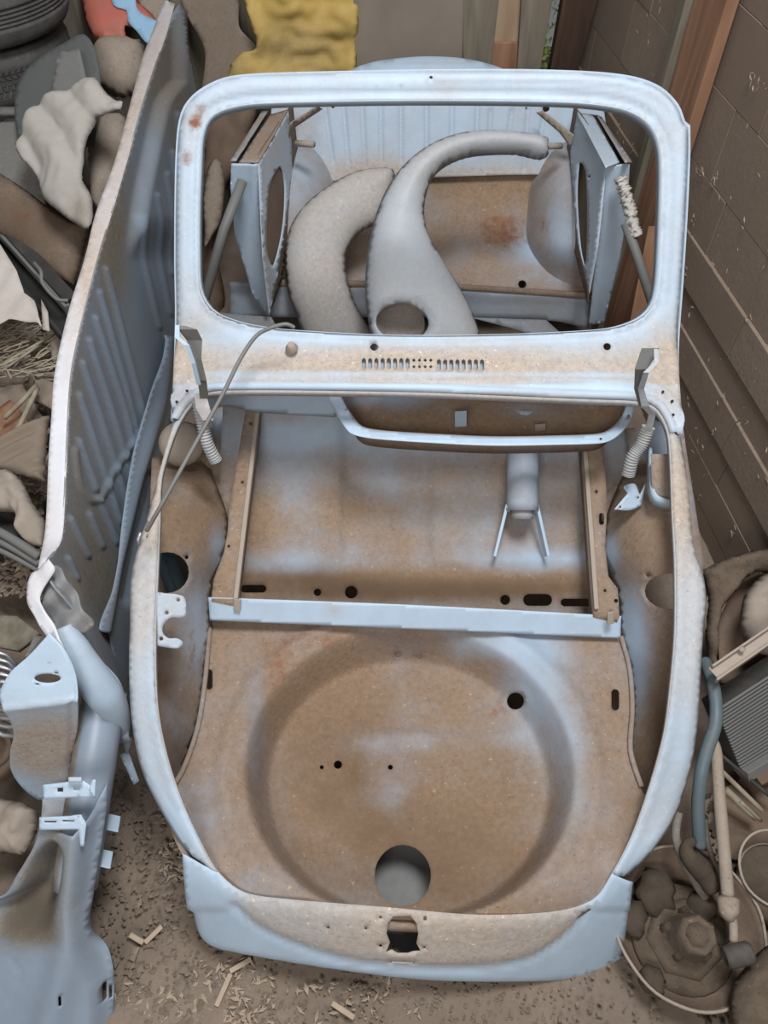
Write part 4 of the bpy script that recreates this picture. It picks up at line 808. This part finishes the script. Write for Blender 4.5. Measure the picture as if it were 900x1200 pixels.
# dark profiles
bt = thing('door_runner', Pz(40, 300, .45), 'dark grimy metal runner lying diagonally above the pale card', 'metal rail')
bar('rail', Pz(-25, 232, .62), Pz(84, 352, .54), .045, .02, 'dark', bt); bar('flange', Pz(-25, 246, .60), Pz(80, 362, .52), .02, .03, 'greymetal', bt)
tube('bent_wire', spl([Pz(40, 308, .62), Pz(48, 318, .63), Pz(50, 332, .61), Pz(66, 350, .58), Pz(80, 352, .57)], 6), .006, 'greymetal', bt, 8)
bt = thing('dark_profile', Pz(20, 320, .38), 'second dark metal profile just below the grimy runner', 'metal rail')
bar('rail', Pz(-25, 262, .54), Pz(80, 392, .46), .06, .03, 'black', bt); bar('edge', Pz(-25, 278, .53), Pz(76, 398, .46), .012, .034, 'dark', bt)
pts = [(-30, 268, 1), (0, 286, 1), (20, 318, 1), (28, 343, 1), (40, 352, 1), (50, 385, 1), (44, 378, 1), (10, 374, 1), (-30, 392, 1)]
scrap('card_sheet', pts, .56, 'card', 'pale torn card sheet at the left edge above the straw', 'card', (0, -.35), (10, 330), dust=.2, rel=lambda u, v: .004*np.sin(u*.2+v*.13))
scrap('card_flap', [(48, 350, 1), (56, 365, 1), (58, 388, 1), (50, 386, 1)], .50, 'card', 'narrow folded card flap beside the pale card sheet', 'card', (0, -.3), (50, 370), dust=.4)
pts = [(55, 362), (68, 350), (84, 345), (84, 380), (74, 420, 1), (62, 425), (55, 395)]
scrap('crumpled_sack', pts, .38, 'sack', 'small crumpled beige sack between the card and the pan edge', 'sack', (0, -.3), (65, 385), step=4, dust=.3, rel=puff(pts, 12, .04, .03, 8))
# straw
V = []; F = []
for k in range(150):
    a = Pz(random.uniform(-40, 60), random.uniform(382, 446), random.uniform(.30, .40)); th = random.gauss(.35, .45); L_ = random.uniform(.05, .17)
    d = np.array([math.cos(th), math.sin(th), random.uniform(-.15, .25)])*L_; q = spl([a, a+d*.5+np.random.randn(3)*.01, a+d], 3)
    v_, f_ = tubeVF(q, random.uniform(.0015, .0035), 4, b=len(V)); V += v_; F += f_
o = obj('straw', V, F, 'straw', None, None, False); o['kind'] = 'stuff'; tag(o, 'tangle of dry straw and twigs at the left edge below the pale card', 'straw')
for i, (a, b) in enumerate((((0, 428), (64, 392)), ((0, 436), (52, 400)), ((-5, 548), (44, 455)), ((5, 490), (42, 452)))):
    P = spl([Pz(*a, .38), Pz((a[0]+b[0])/2+3, (a[1]+b[1])/2-2, .42), Pz(*b, .40)], 5)
    tag(tube('twig', P, .005 if i < 2 else .008, 'straw', None, 6), ['longest pale twig on top of the straw tangle', 'second pale twig, just under the longest one', 'long brown twig lying across the rubble below the straw', 'short brown twig on the rubble beside the long brown one'][i], 'twig')
# broken tiles
for i, q in enumerate(([(0, 452, 1), (26, 450, 1), (60, 505, 1), (30, 520, 1), (-20, 470, 1)], [(-20, 490, 1), (12, 468, 1), (40, 500, 1), (20, 535, 1), (-20, 530, 1)], [(40, 440, 1), (62, 448, 1), (62, 480, 1), (44, 470, 1)])):
    scrap('tile_fragment', q, .30+.03*i, 'wood' if i == 1 else 'cloth', ['large flat brown tile fragment in the rubble at the left', 'reddish brown tile fragment under the large one', 'small brown tile fragment next to the pan edge'][i], 'tile', (.15*i, -.2), q[0][:2], thick=.015, dust=.4)
pts = [(-30, 520), (10, 510), (40, 492), (60, 488, 1), (56, 530), (54, 566, 1), (30, 562), (0, 555), (-30, 560)]
scrap('pleated_tarpaulin', pts, .42, 'cloth', 'brown pleated tarpaulin left of the pan edge, above the beige sacking', 'tarpaulin', (.1, -.4), (20, 530), step=3.5, dust=.1, rel=lambda u, v, f=puff(pts, 10, .025): f(u, v)+.012*np.abs(np.sin((v+u*.45)*.17+np.sin(u*.06)))+.006*np.sin((v+u*.5)*.4))
pts = [(-30, 552), (5, 550), (25, 562), (40, 590), (52, 612), (52, 640, 1), (36, 642), (24, 625), (18, 602), (0, 600), (-30, 602)]
scrap('beige_sacking', pts, .43, 'sack', 'beige folded sacking with a dark opening at the left edge', 'sacking', (.1, -.4), (20, 590), step=3.5, dust=.1, rel=puff(pts, 9, .03, .035, 7, 5))
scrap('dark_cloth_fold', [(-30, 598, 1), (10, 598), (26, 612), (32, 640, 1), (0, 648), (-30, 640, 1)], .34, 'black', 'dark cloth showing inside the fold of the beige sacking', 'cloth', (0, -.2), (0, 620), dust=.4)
bt = thing('rubber_seal', Pz(20, 640, .4), 'bundle of grey grooved rubber sealing strips at the left below the sacking', 'rubber strip')
for k in range(3):
    tube('strip', spl([Pz(-25, 612+k*11, .42-.02*k), Pz(8, 628+k*10, .42-.02*k), Pz(46, 652+k*8, .40-.02*k)], 6), .013-.002*k, 'greymetal', bt, 8)
# coil spring and wheel hub
V = []; c = Pz(4, 792, .42); P = []
for k in range(14*6): a = 2*PI*k/14; P.append(c+np.array([.052*math.cos(a), .03*math.sin(a), .052*math.sin(a)*.9])+np.array([.30, -.45, .25])/6*(k/14)*.35)
tag(tube('coil_spring', np.array(P)+np.array([-.04, .03, -.03]), .0055, 'steel', None, 6), 'steel coil spring at the left edge beside the toe panel', 'spring')
wl = thing('brake_drum', Pz(-6, 880, .25), 'brown rusty brake drum cut off by the left edge', 'brake drum')
lathe('drum', Pz(-12, 880, .22), (.35, -.15, 1), [(.001, .04), (.03, .04), (.035, .02), (.05, .02), (.055, .03), (.068, .03), (.075, .02), (.075, -.05)], 'brown', wl, 28, {'dust': [.3]*(8*28)})
lathe('rim_ring', Pz(-12, 880, .22), (.35, -.15, 1), [(.05, .022), (.055, .034), (.06, .022)], 'dark', wl, 28)
pts = [(-30, 925), (0, 935), (30, 940), (46, 950, 1), (40, 975), (30, 1000), (5, 1000), (-30, 1010)]
scrap('burlap_sack', pts, .16, 'sack', 'dusty burlap sack on the floor left of the brackets', 'sack', (.1, -.3), (20, 960), step=4, dust=.3, rel=puff(pts, 12, .03, .04, 6, 8))
scrap('brown_board', [(-30, 720, 1), (20, 722, 1), (46, 742, 1), (20, 762, 1), (-30, 752, 1)], .30, 'woodgrey', 'short greenish brown board at the left edge above the coil spring', 'board', (0, -.2), (0, 740), thick=.02)
# --- behind the pan: crumpled packing paper and yellow foil
pts = [(206, 10), (225, 5), (245, 30), (258, 70), (262, 110), (250, 140), (235, 115, 1), (222, 90), (208, 50)]
scrap('packing_paper', pts, .55, 'cloth', 'crumpled brown packing paper between the pan and the windscreen frame', 'paper', (0, -1.2), (235, 60), step=4, dust=.5, rel=puff(pts, 10, .03, .06, 8, 3))
def stand(name, pts, y, m, label, cat, **k):
    k.setdefault('step', 5); o = sheet(name, pts, PL((0, y, 0), (1, y, 0), (0, y+.12, 1)), m, None, thick=.006, **k); return tag(o, label, cat)
stand('grey_cardboard', [(215, -30, 1), (285, -30, 1), (280, 30), (300, 60), (262, 100, 1), (262, 140, 1), (235, 130), (240, 60), (215, 10)], 3.30, 'cloth', 'dull brown cardboard sheet standing behind the left of the windscreen frame', 'cardboard', dust=.4)
pts = [(272, -30, 1), (300, -30), (425, -30, 1), (420, 30), (417, 90, 1), (340, 95), (272, 95), (270, 76), (282, 62), (300, 55), (296, 30)]
stand('yellow_foil', pts, 3.24, 'yellow', 'crumpled yellow foil sheet hanging behind the windscreen frame', 'foil', dust=.0, dustb=[(330, 55, 45, 28, .55), (275, 75, 14, 14, .5), (380, 60, 30, 30, .25)], rel=puff(pts, 8, .02, .045, 5, 6), )
pts = [(245, 130), (300, 128), (285, 180), (262, 240), (258, 300), (262, 360), (240, 380), (236, 250)]
scrap('brown_cardboard', pts, .30, 'brown', 'dark brown bent cardboard behind the left of the windscreen opening', 'cardboard', (0, -1.2), (250, 250), dust=.1, rel=puff(pts, 12, .03, .05, 5, 4))
pts = [(246, 192), (258, 188), (263, 215), (258, 260), (240, 290, 1), (238, 230)]
scrap('curved_offcut', pts, .42, 'cloth', 'curved brown offcut seen at the far left inside the windscreen opening', 'offcut', (0, -1.), (250, 240), dust=.5, rel=puff(pts, 8, .02))

# --- right side scrap
fw = thing('dusty_wing', Pz(870, 720, .3), 'dust-caked old wing standing at the right edge beside the wall', 'car wing')
pts = [(822, 668, 1), (850, 655), (885, 645), (940, 636, 1), (960, 700, 1), (890, 670), (862, 690), (846, 715), (840, 745), (841, 800, 1), (830, 790), (826, 740), (829, 705)]
sheet('wing_skin', pts, flatT(.38, (0, -.5), (850, 680)), 'castdust', fw, [], 4.5, .004, dust=.9, rel=puff(pts, 12, .035, .02, 10))
sheet('inner_skin', [(845, 800, 1), (842, 740), (850, 710), (868, 685), (900, 668, 1), (960, 680, 1), (960, 820, 1)], flatT(.26, (0, -.4), (870, 720)), 'brown', fw, [], 7, .004, dust=.2)
pts = [(866, 735), (870, 700), (885, 680), (905, 670), (960, 660), (960, 780), (905, 770), (880, 762)]
scrap('filler_drum', pts, .36, 'sack', 'tan rounded drum caked in dust inside the old wing', 'drum', (0, -.4), (880, 720), dust=.5, rel=puff(pts, 18, .05, .02, 12))
ch = thing('channel_rail', Pz(870, 765, .4), 'dusty steel channel bar lying diagonally at the right edge', 'metal rail')
bar('web', Pz(836, 790, .42), Pz(935, 722, .46), .034, .006, 'tan', ch); bar('flange', Pz(834, 782, .43), Pz(933, 714, .47), .006, .02, 'tan', ch); bar('flange', Pz(839, 798, .42), Pz(937, 730, .46), .006, .02, 'tan', ch)
lathe('bolt', Pz(869, 762, .45), (0, 0, 1), [(.001, .008), (.007, .008), (.007, 0)], 'tan', ch, 6)
# radiator
ra = thing('radiator', Pz(880, 850, .2), 'dark finned radiator leaning at the right edge below the channel bar', 'radiator')
q0, q1, q2, q3 = Pz(838, 830, .30), Pz(930, 770, .34), Pz(950, 855, .14), Pz(868, 905, .12)
n_ = np.cross(q1-q0, q3-q0); n_ /= np.linalg.norm(n_); n_ *= np.sign(n_[2])
V = [q0, q1, q2, q3]+[p-n_*.05 for p in (q0, q1, q2, q3)]
obj('core', V, [(0, 1, 2, 3), (7, 6, 5, 4), (0, 4, 5, 1), (1, 5, 6, 2), (2, 6, 7, 3), (3, 7, 4, 0)], 'dark', ra, {'dust': [.1]*8}, False)
for k in range(20):
    s_ = (k+.5)/21.5; a = q0+(q3-q0)*s_; b = q1+(q2-q1)*s_; bar('fin', a+n_*.004, b+n_*.004, .0030, .008, 'greymetal', ra, n_)
bar('tank', q3+n_*.0, q2+n_*.0, .03, .055, 'greymetal', ra, n_)
# pipes, rod, spring
def pipe(name, px, r, m, label, cat, d=.2, n=12):
    P = spl([Pz(*p) for p in px], 8); rad = [r*(1+.05*wob(p, 40)) for p in P]
    V, F = tubeVF(P, rad, n); return tag(obj(name, V, F, m, None, {'dust': [d]*len(V)}), label, cat)
pipe('heater_pipe', [(826, 775, .34), (834, 795, .36), (839, 825, .36), (838, 850, .35), (830, 875, .33), (822, 905, .30), (818, 945, .24), (820, 992, .16)], .0155, 'bluepipe', 'thick blue-grey pipe running down beside the right bonnet rail', 'pipe', .15)
tr_ = thing('track_rod', Pz(850, 1000, .2), 'long dusty steering rod with a round bush at its lower end, right side', 'rod')
P = spl([Pz(839, 868, .30), Pz(842, 920, .27), Pz(847, 980, .23), (Pz(853, 1050, .18))], 8); V, F = tubeVF(P, np.interp(np.linspace(0, 1, len(P)), [0, .1, .5, 1], [.006, .013, .0145, .0145]), 12); obj('rod', V, F, 'tan', tr_, {'dust': [.5]*len(V)})
P = spl([Pz(853, 1050, .18), Pz(855, 1072, .17), Pz(859, 1080, .16), Pz(860, 1105, .15)], 5); V, F = tubeVF(P, np.interp(np.linspace(0, 1, len(P)), [0, .05, .3, .45, 1], [.016, .025, .023, .010, .010]), 12); obj('collar', V, F, 'tan', tr_, {'dust': [.7]*len(V)})
ax = Pz(880, 1118, .17)-Pz(852, 1124, .16); lathe('bush', Pz(852, 1122, .155), ax, [(.001, .004), (.008, .002), (.012, -.004), (.022, -.004), (.024, .004), (.024, .05), (.02, .056), (.001, .056)], 'dark', tr_, 20, {'dust': [.3]*160})
lk = thing('suspension_link', Pz(810, 1000, .1), 'cast suspension link caked in dirt beside the lower right of the shell', 'suspension part')
P = spl([Pz(795, 952, .18), Pz(792, 980, .16), Pz(802, 1010, .13), Pz(816, 1035, .10), Pz(826, 1052, .08)], 6); V, F = tubeVF(P, .011, 8); obj('arm', V, F, 'greymetal', lk, {'dust': [.6]*len(V)})
P = spl([Pz(812, 985, .18), Pz(805, 992, .19), Pz(808, 1005, .18), Pz(822, 1020, .15), Pz(835, 1042, .12)], 6); V, F = tubeVF(P, np.interp(np.linspace(0, 1, len(P)), [0, .3, .7, 1], [.01, .016, .028, .020]), 10); V = [p+np.array([0, 0, .006*wob(p, 60)]) for p in np.array(V)]; obj('casting', V, F, 'castdust', lk)
P = spl([Pz(826, 960, .20), Pz(830, 990, .16), Pz(840, 1020, .12), Pz(848, 1060, .08)], 6); V, F = tubeVF(P, .007, 8); obj('stay', V, F, 'dark', lk, {'dust': [.4]*len(V)})
# basin with cast hub
c = Pz(800, 1088, .03)
bs = thing('rusty_basin', c, 'wide shallow rusty basin with a jagged rim on the floor at lower right', 'basin')
rim = []
lathe('bowl', c, (0, 0, 1), [(.001, -.01), (.11, -.008), (.145, .0), (.165, .03), (.172, .05), (.176, .05), (.168, .025), (.15, -.008)], 'brown', bs, 48, {'dust': [.35]*(8*48)})
V, F = tubeVF([c+np.array([.174*math.cos(a), .174*math.sin(a), .052+.004*math.sin(a*9)]) for a in np.linspace(0, 2*PI, 60)], .004, 6); obj('rim', V, F, 'tan', bs, {'dust': [.5]*len(V)})
hb = thing('cast_housing', c+np.array([-.01, 0, .02]), 'tapered cast metal housing caked in brown dust standing in the rusty basin', 'casting')
c2_ = Pz(800, 1100, .04); lathe('body', c2_, (-.05, -.1, 1), [(.085, -.01), (.09, .01), (.075, .02), (.058, .03), (.052, .06), (.044, .115), (.040, .13), (.030, .131), (.026, .115), (.001, .11)], 'castdust', hb, 7, {'dust': [1.]*70})
lathe('flange', c2_, (-.05, -.1, 1), [(.05, .012), (.115, .008), (.12, -.002), (.115, -.012)], 'castdust', hb, 28, {'dust': [.5]*112})
for k in range(5):
    a = k*1.25+.3; q = c2_+np.array([.05*math.cos(a), .05*math.sin(a), .055]); lathe('lug', q, (0, 0, 1), [(.001, .01), (.010, .01), (.012, -.03)], 'castdust', hb, 8)
for i, (uv, r_) in enumerate((((770, 1045), .05), ((822, 1062), .035), ((740, 1075), .04), ((765, 1150), .03), ((840, 1090), .03))):
    q = Pz(*uv, .06); V = []; F = []
    import itertools
    n1_, n2_ = 14, 8
    for a in range(n2_):
        for b in range(n1_):
            th_ = PI*(a+.5)/n2_; ph = 2*PI*b/n1_; d = np.array([math.sin(th_)*math.cos(ph), math.sin(th_)*math.sin(ph), .7*math.cos(th_)]); V.append(q+d*r_*(1+.45*wob(d, 1.8, i)))
    for a in range(n2_-1):
        for b in range(n1_): F.append((a*n1_+b, (a+1)*n1_+b, (a+1)*n1_+(b+1) % n1_, a*n1_+(b+1) % n1_))
    F += [tuple(range(n1_)), tuple(range((n2_-1)*n1_, n2_*n1_))[::-1]]
    tag(obj('dirt_lump', V, F, 'castdust'), ['largest lump of caked dirt between the shell and the cast housing', 'lump of caked dirt just right of the cast housing', 'lump of caked dirt against the lower right side of the nose', 'lump of caked dirt low in the front of the basin', 'lump of caked dirt beside the round bush of the rod'][i], 'dirt lump')
# tin at the right edge
cn = thing('tin_can', Pz(900, 1040, .06), 'open dented tin cut off by the right edge of the picture', 'can')
lathe('body', Pz(905, 1035, .06), (-.1, .25, 1), [(.001, .02), (.072, .02), (.078, .03), (.081, .034), (.080, -.05), (.078, -.06)], 'castdust', cn, 32, {'dust': [.3]*192})
lathe('rim', Pz(905, 1035, .06), (-.1, .25, 1), [(.078, .028), (.083, .038), (.078, .040)], 'tan', cn, 32)
rg = Pz(908, 1018, .09); V, F = tubeVF([rg+np.array([.085*math.cos(a), .085*math.sin(a), .02*math.sin(a)]) for a in np.linspace(.6, 5.6, 40)], .0035, 6); tag(obj('wire_hoop', V, F, 'tan'), 'thin pale hoop around the top of the dented tin', 'hoop')
pts = [(858, 1240, 1), (854, 1190), (858, 1155), (872, 1135), (884, 1120), (900, 1108), (940, 1095, 1), (960, 1240, 1)]
scrap('dented_bonnet', pts, .10, 'castdust', 'dusty curved dented bonnet piece in the lower right corner of the picture', 'sheet metal', (0, .1), (880, 1150), step=5, dust=.8, rel=puff(pts, 22, .05, .015, 8))
rb = thing('red_toolbox', Pz(890, 905, .08), 'dark red-brown metal box at the right edge under the radiator', 'box')
bar('body', Pz(872, 905, .09), Pz(940, 870, .10), .10, .08, 'brown', rb).active_material = M['brown']
sc_ = 0
for i, (a, b, r_) in enumerate((((842, 900), (893, 950), .007), ((850, 925), (885, 958), .010), ((845, 885), (905, 935), .006), ((868, 940), (892, 962), .004))):
    P = [Pz(*a, .12+.02*i), Pz(*b, .08+.01*i)]
    tag(tube('stick', spl(P, 4), r_, 'straw' if i != 2 else 'dark', None, 6), ['thin long stick crossing below the radiator', 'thick pale broken stick beside the steering rod', 'dark thin rod below the radiator, nearest the red box', 'short thin pale stick at the end of the thick one'][i], 'stick')
pts = [(838, 930, 1), (880, 905, 1), (960, 930, 1), (960, 1020, 1), (880, 1010), (850, 1000)]
scrap('brown_tray', pts, .03, 'brown', 'flat brown sheet on the floor right of the steering rod', 'sheet metal', (0, -.1), (880, 960), dust=.25)
# grey concrete lump under the drain hole is floor gravel
scatter('grey_gravel', 900, lambda: gp(436, 508, 988, 1064), (.002, .005), 'greystone', label='grey gravel seen through the large round hole of the spare wheel well', cat='gravel')

V = []; n_ = 22; c = Pz(470, 1030, 0)
for k in range(n_): a = 2*PI*k/n_; r_ = .17+.03*math.sin(k*2.3); V.append((c[0]+r_*math.cos(a), c[1]+r_*math.sin(a), .006))
V += [(x, y, -.03) for x, y, z in V]; F = [tuple(range(n_))]+[(k, n_+k, n_+(k+1) % n_, (k+1) % n_) for k in range(n_)]
tag(obj('concrete_slab', V, F, 'greystone', None, None, False), 'grey concrete patch on the floor seen through the round well hole', 'slab')
